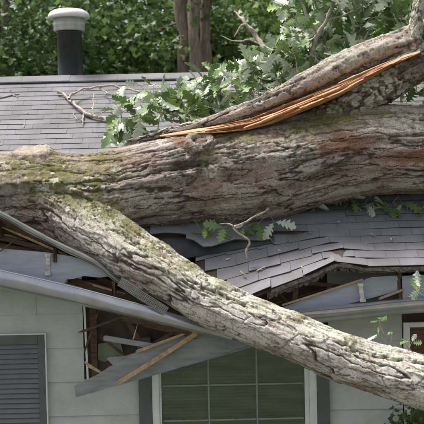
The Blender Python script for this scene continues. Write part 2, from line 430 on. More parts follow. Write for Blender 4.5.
while zz > zs0 + 0.05:
    bm = bmesh.new(); xa, xb = sx_sh0 + tw + 0.002, sx_sh1 - tw - 0.002
    pr = [(YW - 0.042, -0.012), (YW - 0.037, -0.016), (YW - 0.016, 0.030), (YW - 0.020, 0.034)]
    a = [bm.verts.new((xa, y, z)) for y, z in pr]; b = [bm.verts.new((xb, y, z)) for y, z in pr]
    for k in range(4): bm.faces.new((a[k], b[k], b[(k + 1) % 4], a[(k + 1) % 4]))
    bm.faces.new(a); bm.faces.new(b[::-1])
    if slm is None: o = done('slat', bm, 'slat', sh); slm = o.data
    else: bm.free(); o = bpy.data.objects.new('slat', slm); COL.objects.link(o); o.parent = sh
    o.location.z = zz; zz -= pitchs

# --- the big window
win = empty('window'); win.parent = house
tag(win, 'white framed grid window with dark green panes')
gx = [X(160), X(207.3), X(255.7), X(303.5)]; gz = [P(230, y, YW).z for y in (350, 385, 420, 455, 490)]
fy0, fy1 = YW - 0.035, YW + 0.06
for (a, b) in ((X(150.5), gx[0] - 0.022), (gx[3] + 0.045, X(315.5))): box('frame_post', a, b, fy0, fy1, wz0, wz1, 'white', win, 0.003)
for (a, b) in ((gx[0] - 0.021, gx[0]), (gx[3], gx[3] + 0.044)): box('sash_post', a, b, fy0 + 0.02, fy1, wz0 + 0.02, wz1 - 0.02, 'white', win, 0.002)
box('frame_head', gx[0] - 0.021, gx[3] + 0.044, fy0 + 0.001, fy1, wz1 - 0.06, wz1 - 0.001, 'white', win, 0.003)
box('frame_sill', gx[0] - 0.021, gx[3] + 0.044, fy0 - 0.02, fy1, wz0, wz0 + 0.05, 'white', win, 0.003)
for (a, b) in ((X(137.5), X(150.5) - 0.002), (X(315.5) + 0.002, X(328))): box('casing', a, b, YW - 0.048, YW + 0.028, wz0 - 0.1, wz1 + 0.06, 'trim_dark', win, 0.003)
rows = [wz1 - 0.06] + gz[1:4] + [wz0 + 0.05]
for i in range(3):
    for j in range(len(rows) - 1):
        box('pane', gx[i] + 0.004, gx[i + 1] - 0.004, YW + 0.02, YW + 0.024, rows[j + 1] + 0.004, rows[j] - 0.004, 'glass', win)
for x in gx[1:3]: box('muntin', x - 0.0085, x + 0.0085, YW + 0.008, YW + 0.0195, wz0 + 0.05, wz1 - 0.06, 'muntin', win, 0.002)
for z in rows[1:-1]:
    for i in range(3): box('muntin', gx[i] + 0.009, gx[i + 1] - 0.009, YW + 0.009, YW + 0.0195, z - 0.0085, z + 0.0085, 'muntin', win, 0.002)
bm = bmesh.new(); z = wz1 - 0.07
while z > wz0 + 0.05:
    a = [bm.verts.new(c) for c in ((gx[0] - 0.01, YW + 0.09, z), (gx[3] + 0.01, YW + 0.09, z), (gx[3] + 0.01, YW + 0.072, z - 0.027), (gx[0] - 0.01, YW + 0.072, z - 0.027))]
    bm.faces.new(a); z -= 0.034
o = done('window_blind', bm, 'blind', win); o['kind'] = 'stuff'

# --- brown window at far right
w2 = empty('window'); w2.parent = house
tag(w2, 'small brown wooden window with pale trim')
xa = X(403); z1 = P(410, 322, YW).z
box('frame_post', xa, xa + M_(6.5, YW), YW - 0.03, YW + 0.02, 0.8, z1, 'white', w2, 0.003)
box('frame_post', xa + 0.95, xa + 1.02, YW - 0.03, YW + 0.02, 0.8, z1, 'white', w2, 0.003)
box('frame_head', xa + M_(6.5, YW) + 0.001, xa + 0.949, YW - 0.029, YW + 0.02, z1 - 0.05, z1, 'white', w2, 0.003)
box('shutter_panel', xa + M_(6.5, YW) + 0.001, xa + 0.949, YW - 0.005, YW + 0.02, 0.8, z1 - 0.051, 'brownwin', w2)
for i in range(9):
    z = z1 - 0.1 - i * 0.15
    box('rail', xa + M_(6.5, YW) + 0.004, xa + 0.946, YW - 0.02, YW - 0.0055, z - 0.02, z + 0.02, 'brownwin', w2, 0.002)

# ------------------------------------------------------------------ roof
roof = empty('roof'); roof.parent = house
VT = 0.60                                      # slope distance of the tear above the eave
XH = X(338, YE); XC = X(200, YE); XS = X(196, YE)
def S(x, v, w=0.0, lower=False):
    """point on the roof: x along, v up the slope from the eave, w above the sheet"""
    y = YE + v * CS; z = ZE + v * SN; dy = dz_ = 0.0
    if lower or v < VT:
        t = min(1.35, max(0.0, (XH - 0.10 - x) / (XH - XC))); k = max(0.0, 1 - v / VT)
        dz_ -= (0.17 + 0.29 * k) * t
        dy -= 0.04 * t * k
        dz_ += 0.06 * max(0.0, 1 - abs(x - X(343, YE)) / 0.20) * k 
    else:
        k = max(0, 1 - (v - VT) / 0.9)
        dz_ += 0.006 * math.sin(x * 4.1) * k
        # slight sag of the whole roof below the trunk
        dz_ -= 0.03 * math.exp(-((v - 1.0) / 0.5) ** 2) * math.exp(-((x + 0.3) / 1.2) ** 2)
    n = Vector((0, -SN, CS))
    return Vector((x, y + dy, z + dz_)) + n * w
def strip_sheet(name, x0, x1, v0, v1, w0, w1, m, nx, nv, fn=S, parent=roof, **kw):
    bm = bmesh.new(); G = []
    for i in range(nx + 1):
        x = x0 + (x1 - x0) * i / nx
        G.append([[bm.verts.new(fn(x, v0 + (v1 - v0) * j / nv, w, **kw)) for w in (w0, w1)] for j in range(nv + 1)])
    for i in range(nx):
        for j in range(nv):
            bm.faces.new((G[i][j][1], G[i + 1][j][1], G[i + 1][j + 1][1], G[i][j + 1][1])); bm.faces.new((G[i][j][0], G[i][j + 1][0], G[i + 1][j + 1][0], G[i + 1][j][0]))
    for j in range(nv):
        for i in (0, nx): bm.faces.new((G[i][j][0], G[i][j][1], G[i][j + 1][1], G[i][j + 1][0]))
    for i in range(nx):
        for j in (0, nv): bm.faces.new((G[i][j][0], G[i + 1][j][0], G[i + 1][j][1], G[i][j][1]))
    return done(name, bm, m, parent)
strip_sheet('roof_deck', XL - 0.3, XR + 0.3, VT + 0.02, VR, -0.022, -0.004, 'sheath', 40, 10)
strip_sheet('roof_deck', XS, XR + 0.3, 0.0, VT - 0.001, -0.022, -0.004, 'sheath', 40, 6, lower=True)
# back slope
bm = bmesh.new()
q = [(XL - 0.3, YR, ZR - 0.002), (XR + 0.3, YR, ZR - 0.002), (XR + 0.3, 2 * YR - YE, ZE), (XL - 0.3, 2 * YR - YE, ZE)]
a = [bm.verts.new(c) for c in q]; b = [bm.verts.new((x, y, z - 0.03)) for x, y, z in q]
bm.faces.new(a); bm.faces.new(b[::-1])
for i in range(4): bm.faces.new((a[i], b[i], b[(i + 1) % 4], a[(i + 1) % 4]))
done('back_slope', bm, 'felt', roof)

# left patch of the roof edge, levered up by the trunk
EDGE = [(-60, 184, -0.16), (-10, 208, -0.15), (0, 213, -0.15), (50, 240, -0.14), (95, 262, -0.13), (112, 275, -0.12), (140, 297, -0.10), (152, 306, -0.08)]
ed, _, _ = catmull([tuple(P(*e)) for e in EDGE], 40)
lx = [XL] + list(ed[:, 0]); lz = [ed[0, 2] - 0.02] + list(ed[:, 2])
def SL(x, v, w=0.0):
    ze = np.interp(x, lx, lz); k = max(0.0, min(1.0, 1 - v / VT))
    zb = ZE + VT * SN; f = (1 - k)
    z = ze * k + zb * f - 0.05 * math.sin(f * 3.14)
    return Vector((x, YE + v * CS, z)) + Vector((0, -SN * .5, .85)) * w
strip_sheet('roof_deck', XL - 0.3, ed[-1, 0], 0.0, VT + 0.02, -0.045, -0.006, 'oldwood', 60, 8, fn=SL)

# shingles
EXPO = 0.1275; TABW = 0.305
mesh_v, mesh_f, mesh_t, mesh_m = [], [], [], []
def shingle(fn, x0, x1, v0, seed, **kw):
    rr = random.Random(seed)
    nx = 1 if kw.get('lower') else 3; V = []; t = 0.0055 + rr.random() * 0.0025; lift = rr.uniform(0, 0.003); sk = rr.uniform(-0.004, 0.004) * (3 if kw.get('lower') and x1 < XH else 1)
    if kw.get('lower') and rr.random() < 0.35 and x1 < XH + 0.3: lift += rr.uniform(0.004, 0.022)
    v1 = v0 + EXPO + 0.045
    for i in range(nx + 1):
        x = x0 + (x1 - x0) * i / nx; s = (i / nx - .5) * sk * 2
        V += [fn(x, v0 + s, 0.004 + lift, **kw), fn(x, v0 + s + 0.0015, 0.004 + t + lift, **kw), fn(x, v1, 0.0045, **kw)]
    Fc, Mi = [], []
    for i in range(nx):
        a, b = 3 * i, 3 * i + 3
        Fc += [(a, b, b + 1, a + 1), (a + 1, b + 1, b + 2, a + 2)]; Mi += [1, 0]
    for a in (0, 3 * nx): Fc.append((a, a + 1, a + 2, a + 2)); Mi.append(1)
    return V, Fc, Mi, min(1, max(0, rr.gauss(0.5, 0.24)))
def proj(p):
    d = CROT.transposed() @ (Vector(p) - CAM); return 212 + F * d.x / -d.z, 212 - F * d.y / -d.z
cand = []
rowi = 0; v = 0.0
while v < VR - 0.1:
    off = (rowi % 2) * 0.5 * TABW + random.uniform(-0.012, 0.012) + (rowi % 6) * 0.051
    x = XL - 0.35 + off
    while x < XR + 0.3:
        x0 = max(x, XL - 0.3); x1 = min(x + TABW - 0.0025, XR + 0.3)
        if x1 - x0 > 0.05:
            low = v < VT - 0.03
            if low:
                if x0 > XS: cand.append((S, x0, x1, v, True))
                elif x1 < ed[-1, 0]: cand.append((SL, x0, x1, v, None))
            else: cand.append((S, x0, x1, v, False))
        x += TABW
    v += EXPO; rowi += 1
def score(c):
    p = c[0](0.5 * (c[1] + c[2]), c[3] + 0.06); px, py = proj(p)
    if not (-25 < px < 449): return -1
    if c[0] is SL: return -1
    if py > 188 and px > 165 + max(0, (py - 240)) * 1.7: return 100 + py      # in the open below the trunk
    if py < 160 and py < 150 + 0.0 * px - max(0, px - 100) * 0.1: return py * (0.6 if px > 210 else 1)
    return -1
order = sorted(range(len(cand)), key=lambda i: -score(cand[i]))
single = set(i for i in order[:300] if score(cand[i]) > 0)
print('shingles', len(cand), 'single', len(single))
for i, c in enumerate(cand):
    kw = {} if c[4] is None else {'lower': c[4]}
    V, Fc, Mi, tone = shingle(c[0], c[1], c[2], c[3], i, **kw)
    if i in single:
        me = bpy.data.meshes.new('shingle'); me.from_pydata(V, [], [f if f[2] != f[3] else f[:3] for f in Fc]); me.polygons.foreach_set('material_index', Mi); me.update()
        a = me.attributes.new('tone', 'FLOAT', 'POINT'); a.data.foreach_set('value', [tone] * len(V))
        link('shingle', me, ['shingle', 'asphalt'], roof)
    else:
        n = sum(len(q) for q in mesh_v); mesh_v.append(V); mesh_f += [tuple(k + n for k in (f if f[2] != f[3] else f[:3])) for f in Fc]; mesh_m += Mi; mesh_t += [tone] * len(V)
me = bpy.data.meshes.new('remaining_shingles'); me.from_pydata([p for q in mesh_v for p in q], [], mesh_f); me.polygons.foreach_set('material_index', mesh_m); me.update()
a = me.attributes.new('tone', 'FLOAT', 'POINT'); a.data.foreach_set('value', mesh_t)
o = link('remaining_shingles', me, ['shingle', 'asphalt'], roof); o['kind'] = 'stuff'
# underlayment draped over the tear
bm = bmesh.new(); G = []
for i in range(31):
    x = X(150, 0.3) + (X(276, 0.3) - X(150, 0.3)) * i / 30; col = []
    for j in range(7):
        f = j / 6; a = S(x, VT + 0.05, -0.004); b = S(x, VT - 0.06, 0.02, lower=True)
        q = a.lerp(b, f); q.y -= 0.025 * math.sin(f * 3.14) + 0.006 * math.sin(i * 1.3 + j); col.append(bm.verts.new(q))
    G.append(col)
for i in range(30):
    for j in range(6): bm.faces.new((G[i][j], G[i + 1][j], G[i + 1][j + 1], G[i][j + 1]))
done('underlayment', bm, 'felt', roof, smooth=True)
# torn shingle flaps above the tear: lower edge traced, body runs back up the roof
def flap(name, edge, back, th=0.010, lift=0.0):
    bm = bmesh.new(); e = []
    for p0, p1 in zip(edge, edge[1:]): e += [tuple(P(*p0).lerp(P(*p1), k / 5)) for k in range(5)]
    e.append(tuple(P(*edge[-1]))); G = []
    for i, p in enumerate(e):
        col = []
        for j in range(5):
            f = j / 4; tgt = S(p[0], VT + back, 0.026); q = Vector(p).lerp(tgt, f); q.z += 0.012 * math.sin(f * 3.1)
            col.append([bm.verts.new(q), bm.verts.new(q - Vector((0, 0, th)))])
        G.append(col)
    top = []
    for i in range(len(G) - 1):
        for j in range(4):
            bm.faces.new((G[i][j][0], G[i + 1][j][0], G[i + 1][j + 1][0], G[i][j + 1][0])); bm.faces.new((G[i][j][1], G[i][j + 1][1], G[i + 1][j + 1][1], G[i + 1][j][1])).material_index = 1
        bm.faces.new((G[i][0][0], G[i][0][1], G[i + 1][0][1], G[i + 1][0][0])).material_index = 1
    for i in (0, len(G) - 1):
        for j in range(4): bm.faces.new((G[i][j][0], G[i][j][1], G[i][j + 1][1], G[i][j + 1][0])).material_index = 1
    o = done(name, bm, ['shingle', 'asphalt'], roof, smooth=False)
    a = o.data.attributes.new('tone', 'FLOAT', 'POINT'); a.data.foreach_set('value', [0.45] * len(o.data.vertices))
    return o
flap('torn_shingle', [(186, 238, 0.30), (194, 240, 0.27), (203, 246.5, 0.22), (212, 246, 0.22), (235, 239, 0.28), (262, 240.5, 0.30), (270, 239, 0.31), (274, 244, 0.29), (300, 245, 0.29), (322, 246, 0.30), (350, 247, 0.31)], 0.34)
flap('torn_shingle', [(150, 234, 0.36), (165, 232.5, 0.36), (180, 233, 0.36), (196, 236, 0.34), (215, 237, 0.36)], 0.22, 0.008)
# torn gritty edge of the eave on the right
def eave_lip(name, x0, x1, drop, th, m, yoff, seed, n=70):
    rr = random.Random(seed); bm = bmesh.new(); A = []
    for i in range(n + 1):
        x = x0 + (x1 - x0) * i / n; p = S(x, 0.0, -0.006, lower=True); d = drop * (1 + rr.uniform(-.25, .25))
        y = p.y + yoff + rr.uniform(-.004, .004)
        A.append([bm.verts.new(c) for c in ((x, y, p.z), (x, y - 0.004, p.z - d), (x, y + th, p.z - d), (x, y + th, p.z))])
    for a, b in zip(A, A[1:]):
        for k in range(4): bm.faces.new((a[k], b[k], b[(k + 1) % 4], a[(k + 1) % 4]))
    bm.faces.new(A[0]); bm.faces.new(A[-1][::-1]); return done(name, bm, m, roof)
MAT['grit'] = simple('gritty_torn_edge', (0.12, 0.1, 0.085), 0.75, 38, 0.95, fine=70, bs=1.0, bd=0.02)
eave_lip('eave_edge', X(272, YE), XR + 0.3, 0.036, 0.02, 'grit', -0.012, 1)
eave_lip('eave_edge', X(268, YE), X(350, YE), 0.075, 0.025, 'grit', 0.02, 2)
eave_lip('drip_edge', X(325, YE), XR + 0.3, 0.05, 0.006, 'grit', 0.028, 3)
# ridge cap pieces
x = XL - 0.3; k = 0
while x < XR + 0.3:
    bm = bmesh.new(); x1 = min(x + 0.62, XR + 0.3); w = 0.15; h0 = 0.03
    prof = [(YR - w, ZR - w * PITCH + h0 - 0.004), (YR - w, ZR - w * PITCH + h0 + 0.012), (YR - 0.02, ZR + h0 + 0.008), (YR + 0.02, ZR + h0 + 0.008), (YR + w, ZR - w * PITCH + h0 + 0.012), (YR + w, ZR - w * PITCH + h0 - 0.004), (YR, ZR + 0.01)]
    dz2 = random.uniform(-0.002, 0.002)
    a = [bm.verts.new((x, y, z + dz2)) for y, z in prof]; b = [bm.verts.new((x1 - 0.002, y, z + dz2 + 0.003)) for y, z in prof]
    for i in range(7): bm.faces.new((a[i], b[i], b[(i + 1) % 7], a[(i + 1) % 7]))
    bm.faces.new(a); bm.faces.new(b[::-1]); o = done('ridge_cap_shingle', bm, 'shingle', roof)
    at = o.data.attributes.new('tone', 'FLOAT', 'POINT'); at.data.foreach_set('value', [random.uniform(0.25, 0.6)] * len(o.data.vertices))
    x = x1; k += 1
box('ridge_vent', XL - 0.3, XR + 0.3, YR - 0.115, YR + 0.115, ZR - 0.115 * PITCH - 0.02, ZR - 0.03, 'asphalt', roof)
# rafters
for px in (-40, 8, 62, 118, 290, 396):
    x = X(px, 0.2)
    if px < 150:
        plank('rafter', Vector((x, YE + 0.05, SL(x, 0.03).z - 0.12)), Vector((x, YE + 0.85, 2.65)), 0.035, 0.13, 'oldwood', roof, 0.05, 0, side=(0, -SN, CS), seed=px)
    else:
        plank('rafter', S(x, 0.05, -0.10, lower=True), S(x, 2.5, -0.10), 0.038, 0.13, 'oldwood', roof, 0.02, 0, side=(0, -SN, CS), seed=px)

# vent pipe
def lathe(name, prof, c, m, parent, n=40, smooth=True):
    th = np.linspace(0, 2 * np.pi, n, endpoint=False); pr = np.asarray(prof)
    v = np.stack([c[0] + pr[:, 0:1] * np.cos(th), c[1] + pr[:, 0:1] * np.sin(th), c[2] + pr[:, 1:2] * np.ones(n)], -1).reshape(-1, 3)
    i = np.arange(len(pr) - 1)[:, None] * n; j = np.arange(n)[None]; j2 = (j + 1) % n
    return link(name, npmesh(name, v, np.stack([i + j, i + j2, i + n + j2, i + n + j], -1).reshape(-1, 4)), m, parent, smooth)
YP = YR + 0.25; pc = P(70, 60, YP); zc = lambda y: P(70, y, YP).z
vp = empty('vent_pipe'); vp.parent = house; tag(vp, 'black vent pipe with white domed metal cap on the ridge')
rp = M_(12.3, YP); c0 = (pc.x, YP, 0)
lathe('pipe', [(rp * 1.5, ZR - 0.35), (rp * 1.45, ZR - 0.16), (rp * 1.04, ZR - 0.02), (rp, ZR), (rp, zc(34)), (rp * 1.05, zc(33.5)), (rp * 1.05, zc(32)), (rp * 0.96, zc(31.5))], c0, 'pipe', vp)
rc = M_(15.3, YP)
lathe('cap_collar', [(rp * 0.9, zc(31.6)), (rc * 0.98, zc(31.4)), (rc, zc(30.5)), (rc, zc(26.5)), (rc * 1.02, zc(26)), (rc * 1.02, zc(24.4)), (rc, zc(24)), (rc, zc(19)), (rc * 0.9, zc(18))], c0, 'capcollar', vp)
rd = M_(20.6, YP)
lathe('cap', [(rc * 0.88, zc(18.6)), (rd * 0.97, zc(18.9)), (rd, zc(18.5)), (rd, zc(16.4)), (rd * 0.985, zc(15.2)), (rd * 0.9, zc(12.6)), (rd * 0.72, zc(10.4)), (rd * 0.45, zc(9.3)), (rd * 0.15, zc(9.0)), (0.001, zc(8.9))], c0, 'capmetal', vp)

# ------------------------------------------------------------------ eave wreckage (parts of the house that still hang on it, and loose pieces)
eaves = empty('eaves'); eaves.parent = house
# drip edge strip along the lifted edge at left
bm = bmesh.new(); A = []
for i, p in enumerate(ed):
    tz = 0.034 + 0.006 * math.sin(i * 0.9)
    A.append([bm.verts.new(c) for c in ((p[0], p[1] - 0.03, p[2] + 0.012), (p[0], p[1] - 0.036, p[2] - tz * 0.45), (p[0], p[1] - 0.022, p[2] - tz * 0.55), (p[0], p[1] - 0.028, p[2] - tz), (p[0], p[1] - 0.012, p[2] - tz), (p[0], p[1] + 0.05, p[2] + 0.016))])
for a, b in zip(A, A[1:]):
    for k in range(6): bm.faces.new((a[k], b[k], b[(k + 1) % 6], a[(k + 1) % 6]))
bm.faces.new(A[0]); bm.faces.new(A[-1][::-1]); done('drip_edge', bm, 'drip', eaves)
# blue grey fascia at left, broken off at its right end
YF = -0.10
o = poly_board('fascia_board', [(-80, 243, YF), (0, 248.5, YF), (30, 251, YF), (47, 252.5, YF), (70, 256, YF), (95, 263, YF), (110, 268.5, YF), (111, 276, YF), (100, 277.5, YF), (84, 276, YF), (75, 278.5, YF), (66, 279.5, YF), (64, 284, YF), (60, 292, YF), (0, 287, YF), (-80, 284, YF)], 0.022, ['fascia', 'rawwood'], eaves, edge={6, 7, 8, 9, 10, 11, 12})
o['label'] = 'broken blue grey fascia board at left'
# gutter bracket on it
def bracket(px, y0, y1, Y, tilt=0):
    bm = bmesh.new(); a = P(px + tilt, y0, Y); b = P(px, y1, Y); w = M_(2.1, Y)
    for (s, e, ww, t) in ((0, 1, w, 0.006), (0.0, 0.16, w * 1.35, 0.014), (0.82, 1, w * 1.35, 0.014), (0.42, 0.52, w * 1.2, 0.012)):
        p = a.lerp(b, s); q = a.lerp(b, e)
        vs = [bm.verts.new(c) for c in ((p.x - ww, Y - t, p.z), (p.x + ww, Y - t, p.z), (q.x + ww, Y - t, q.z), (q.x - ww, Y - t, q.z), (p.x - ww, Y + 0.004, p.z), (p.x + ww, Y + 0.004, p.z), (q.x + ww, Y + 0.004, q.z), (q.x - ww, Y + 0.004, q.z))]
        for f in ((0, 1, 2, 3), (7, 6, 5, 4), (0, 4, 5, 1), (1, 5, 6, 2), (2, 6, 7, 3), (3, 7, 4, 0)): bm.faces.new([vs[k] for k in f])
    return done('gutter_bracket', bm, 'rustmetal', eaves, 0.0015)
bracket(48, 253.5, 275.5, YF - 0.004)
bracket(363, 283, 302, -0.055, -3)
# brown splintered timbers in the opening at left
plank('broken_timber', P(-20, 232, 0.05), P(118, 268, 0.02), 0.045, 0.05, 'oldwood', eaves, 0.05, 0.12, seed=11)
plank('broken_timber', P(-20, 243, 0.12), P(100, 262, 0.02), 0.06, 0.03, 'oldwood', eaves, 0.05, 0.1, seed=12)
plank('broken_timber', P(-15, 219, 0.0), P(64, 254, -0.02), 0.022, 0.02, 'rawwood', eaves, 0.05, 0.08, seed=13)
plank('broken_timber', P(2, 250, -0.14), P(24, 233, 0.05), 0.012, 0.012, 'oldwood', eaves, 0.05, 0.05, seed=14)
plank('broken_timber', P(72, 281, 0.08), P(150, 300, 0.05), 0.07, 0.04, 'oldwood', eaves, 0.05, 0.1, seed=15)
plank('broken_timber', P(90, 272, 0.1), P(170, 318, 0.1), 0.05, 0.04, 'oldwood', eaves, 0.05, 0.1, seed=16)
plank('broken_timber', P(126, 318, 0.12), P(182, 330, -0.02), 0.06, 0.04, 'oldwood', eaves, 0.1, 0.1, seed=17)
plank('broken_timber', P(118, 304, 0.2), P(146, 352, 0.15), 0.05, 0.04, 'oldwood', eaves, 0.1, 0.1, seed=18)
rs = random.Random(77)
for k, (x, y, Y, a, L, m_) in enumerate([(92, 330, .3, -70, .35, 'oldwood'), (108, 322, .25, -20, .5, 'oldwood'), (150, 322, .1, 24, .45, 'rawwood'), (164, 338, .06, -30, .3, 'oldwood'), (118, 350, .2, 40, .3, 'oldwood'), (100, 372, .1, 30, .22, 'rawwood'), (170, 332, .0, 14, .4, 'oldwood'),
        (60, 262, .1, 8, .6, 'oldwood'), (20, 238, .1, 12, .6, 'rawwood'), (90, 284, .05, 16, .5, 'rawwood'), (110, 292, .05, 22, .5, 'oldwood'), (300, 296, .1, -15, .5, 'oldwood'), (318, 284, .12, 8, .5, 'oldwood'), (345, 290, .08, -24, .35, 'rawwood'), (284, 298, .06, 50, .2, 'oldwood')]):
    A_ = P(x, y, Y); d_ = Vector((math.cos(R(a)), rs.uniform(-.2, .2), -math.sin(R(a)))) * L
    plank('splinter', A_ - d_ * .5, A_ + d_ * .5, rs.uniform(.012, .04), rs.uniform(.008, .02), m_, eaves, .08, .12, seed=100 + k, taperB=rs.uniform(.25, .9))
# gutters
def gutter(name, pts, parent, squash=(1, 1), tip=0.0, round_=False):
    """pts: (px,py of mid height, Y) ; K-style trough"""
    prof = [(0.0, 0.08), (-0.118, 0.082), (-0.128, 0.076), (-0.126, 0.066), (-0.116, 0.058), (-0.118, 0.035), (-0.112, 0.008), (-0.098, -0.018), (-0.084, -0.04), (-0.08, -0.068), (-0.07, -0.078), (0.0, -0.08)]
    inner = [(0.0, -0.076), (-0.067, -0.074), (-0.076, -0.066), (-0.08, -0.038), (-0.094, -0.016), (-0.108, 0.009), (-0.114, 0.036), (-0.112, 0.06), (-0.004, 0.06)]
    prof = prof[1:] + inner + [(0.0, 0.08)]
    if round_:
        outer = [(-0.085 - 0.085 * math.cos(a), 0.078 - 0.155 * math.sin(a)) for a in [math.pi / 2 * k / 9 for k in range(10)]]; outer = [(-0.165, 0.088), (-0.178, 0.084), (-0.178, 0.074)] + outer + [(0.0, -0.076)]
        inn = [(0.0, -0.072), (-0.085, -0.073)] + [(-0.085 - 0.081 * math.cos(a), 0.078 - 0.150 * math.sin(a)) for a in [math.pi / 2 * (8 - k) / 9 for k in range(9)]] + [(-0.162, 0.082)]
        prof = outer + inn[:-1] + [(-0.164, 0.08)]
    ct, st_ = math.cos(tip), math.sin(tip); prof = [(y * ct - z * st_, z * ct + y * st_) for y, z in [(y + .06, z) for y, z in prof]]; prof = [(y - .06, z) for y, z in prof]
    c, q, L = catmull([tuple(P(*p)) for p in pts], 40); T, N, B = frames(c); bm = bmesh.new(); A = []
    for i in range(40):
        f = i / 39; sq = squash[0] + (squash[1] - squash[0]) * f ** 3; A.append([])
        for (y, z) in prof:
            wv = 1 + 0.008 * math.sin(i * 0.8 + z * 40) - 0.05 * math.exp(-((i - 21) / 1.6) ** 2)
            A[-1].append(bm.verts.new(Vector(c[i]) + Vector(N[i]) * z * sq * 0.88 + Vector((0, 1, 0)) * (y * wv)))
    n = len(prof)
    for a, b in zip(A, A[1:]):
        for k in range(n): bm.faces.new((a[k], b[k], b[(k + 1) % n], a[(k + 1) % n]))
    bm.faces.new(A[0]); bm.faces.new(A[-1][::-1]); return done(name, bm, 'gutter', parent, smooth=True)
o = gutter('gutter', [(-90, 259, -0.14), (0, 279, -0.13), (60, 292, -0.13), (120, 306.5, -0.13), (165, 318, -0.12), (205, 328.5, -0.08), (232, 336, -0.04)], eaves, (1, 0.55), tip=R(-22), round_=True); o['label'] = 'bent grey gutter sagging to the right'
o = gutter('gutter', [(240, 322, -0.05), (300, 316.5, -0.04), (360, 310.5, -0.04), (424, 304.5, -0.04), (560, 300, -0.04)], eaves); o['label'] = 'straight grey gutter at right'
for o_ in [c for c in eaves.children if c.name.startswith('gutter') and c.type == 'MESH']:
    md = o_.modifiers.new('edge', 'EDGE_SPLIT'); md.split_angle = R(50)
# right fascia, soffit and laths
poly_board('fascia_board', [(372, 277, 0.0), (398, 275.5, 0.0), (398, 291, 0.0), (352, 303, 0.0), (300, 318, 0.0), (290, 318, 0.0), (283, 307, 0.0), (320, 293.5, 0.0), (350, 283.5, 0.0)], 0.022, ['fascia', 'rawwood'], eaves, edge={1, 2, 7})
poly_board('fascia_board', [(402, 276, -0.01), (560, 268, -0.01), (560, 306, -0.01), (403, 312, -0.01)], 0.022, ['fascia', 'rawwood'], eaves, edge={3})
plank('lath', P(284, 304.5, -0.03), P(362, 279.5, -0.02), 0.018, 0.02, 'rawwood', eaves, 0.03, 0.03, seed=21)
plank('lath', P(381, 298, -0.03), P(401, 290.5, -0.02), 0.022, 0.02, 'rawwood', eaves, 0.03, 0.03, seed=22)
plank('lath', P(397.5, 274, 0.02), P(400.5, 299, 0.0), 0.032, 0.03, 'oldwood', eaves, 0.01, 0.01, seed=23)
plank('lath', P(296, 287, 0.02), P(294, 306, 0.03), 0.05, 0.03, 'oldwood', eaves, 0.01, 0.01, seed=24)
box('soffit_panel', X(330), XR, 0.03, YW - 0.06, P(380, 312, 0.0).z - 0.02, P(380, 312, 0.0).z, 'board_grey', eaves)
box('soffit_panel', XL, X(40), 0.0, YW - 0.06, 2.44, 2.455, 'board_grey', eaves)

# loose broken pieces: things of their own
b = poly_board('broken_board', [(74, 386, -0.02), (86, 380.5, -0.02), (99, 374, -0.02), (109, 367, -0.02), (113, 365.5, -0.02), (106.5, 358.5, -0.02), (110, 357.5, -0.02), (126, 356, -0.02), (142, 350.5, -0.01), (160, 343, -0.01), (180, 334, 0.0), (204, 322, 0.0), (262, 318, 0.02), (268, 340, 0.02), (246, 349, 0.0), (205, 360.5, -0.01), (150, 376.5, -0.02), (110, 388, -0.02), (76, 397.5, -0.02)], 0.02, ['board_grey', 'rawwood'], edge={0, 1, 2, 3, 4, 5, 6, 7, 8, 9, 10, 18})
tag(b, 'large grey painted board snapped off and hanging across the window corner', 'board')
b = plank('wood_splinter', P(121, 381, -0.07), P(196, 333.5, -0.05), 0.042, 0.018, 'rawwood', None, 0.09, 0.02, seed=31, bow=0.004)
tag(b, 'long bare tan wood splinter lying across the hanging grey board', 'splinter')
b = plank('wood_splinter', P(105, 338, -0.05), P(150, 345.5, -0.02), 0.05, 0.018, 'board_grey', None, 0.02, 0.05, seed=32)
tag(b, 'short pale grey wood strip poking left out of the wall hole', 'splinter')
b = plank('wood_splinter', P(133.5, 338, -0.05), P(137, 326, -0.03), 0.014, 0.012, 'rawwood', None, 0.02, 0.04, seed=33, taperB=0.3)
tag(b, 'tiny upright tan splinter above the short pale strip', 'splinter')
b = plank('wood_splinter', P(141, 350, -0.05), P(198, 328.5, -0.03), 0.03, 0.016, 'rawwood', None, 0.06, 0.02, seed=34, taperB=0.6)
tag(b, 'thin splintered lath along the top edge of the hanging grey board', 'splinter')
# perforated gutter guard
def guard():
    A = P(121, 279, -0.34); B = P(168, 309, -0.36); T = (B - A); L = T.length; T.normalize(); W = Vector((0.35, -0.5, 0.75)); W = (W - T * W.dot(T)).normalized()
    bm = bmesh.new(); nu, nv = 57, 11; w = 0.105
    G = [[bm.verts.new(A + T * (L * i / nu) - W * (w * j / nv - 0.02)) for j in range(nv + 1)] for i in range(nu + 1)]
    for i in range(nu):
        for j in range(nv):
            if i % 2 == 1 and j % 2 == 1 and 0 < j < nv - 1 and (i // 2 + j // 2) % 1 == 0: continue
            bm.faces.new((G[i][j], G[i + 1][j], G[i + 1][j + 1], G[i][j + 1]))
    o = done('gutter_guard', bm, 'perf'); m = o.modifiers.new('thick', 'SOLIDIFY'); m.thickness = 0.004
    return o
tag(guard(), 'perforated dark metal gutter guard strip wedged between gutter and limb', 'gutter guard')

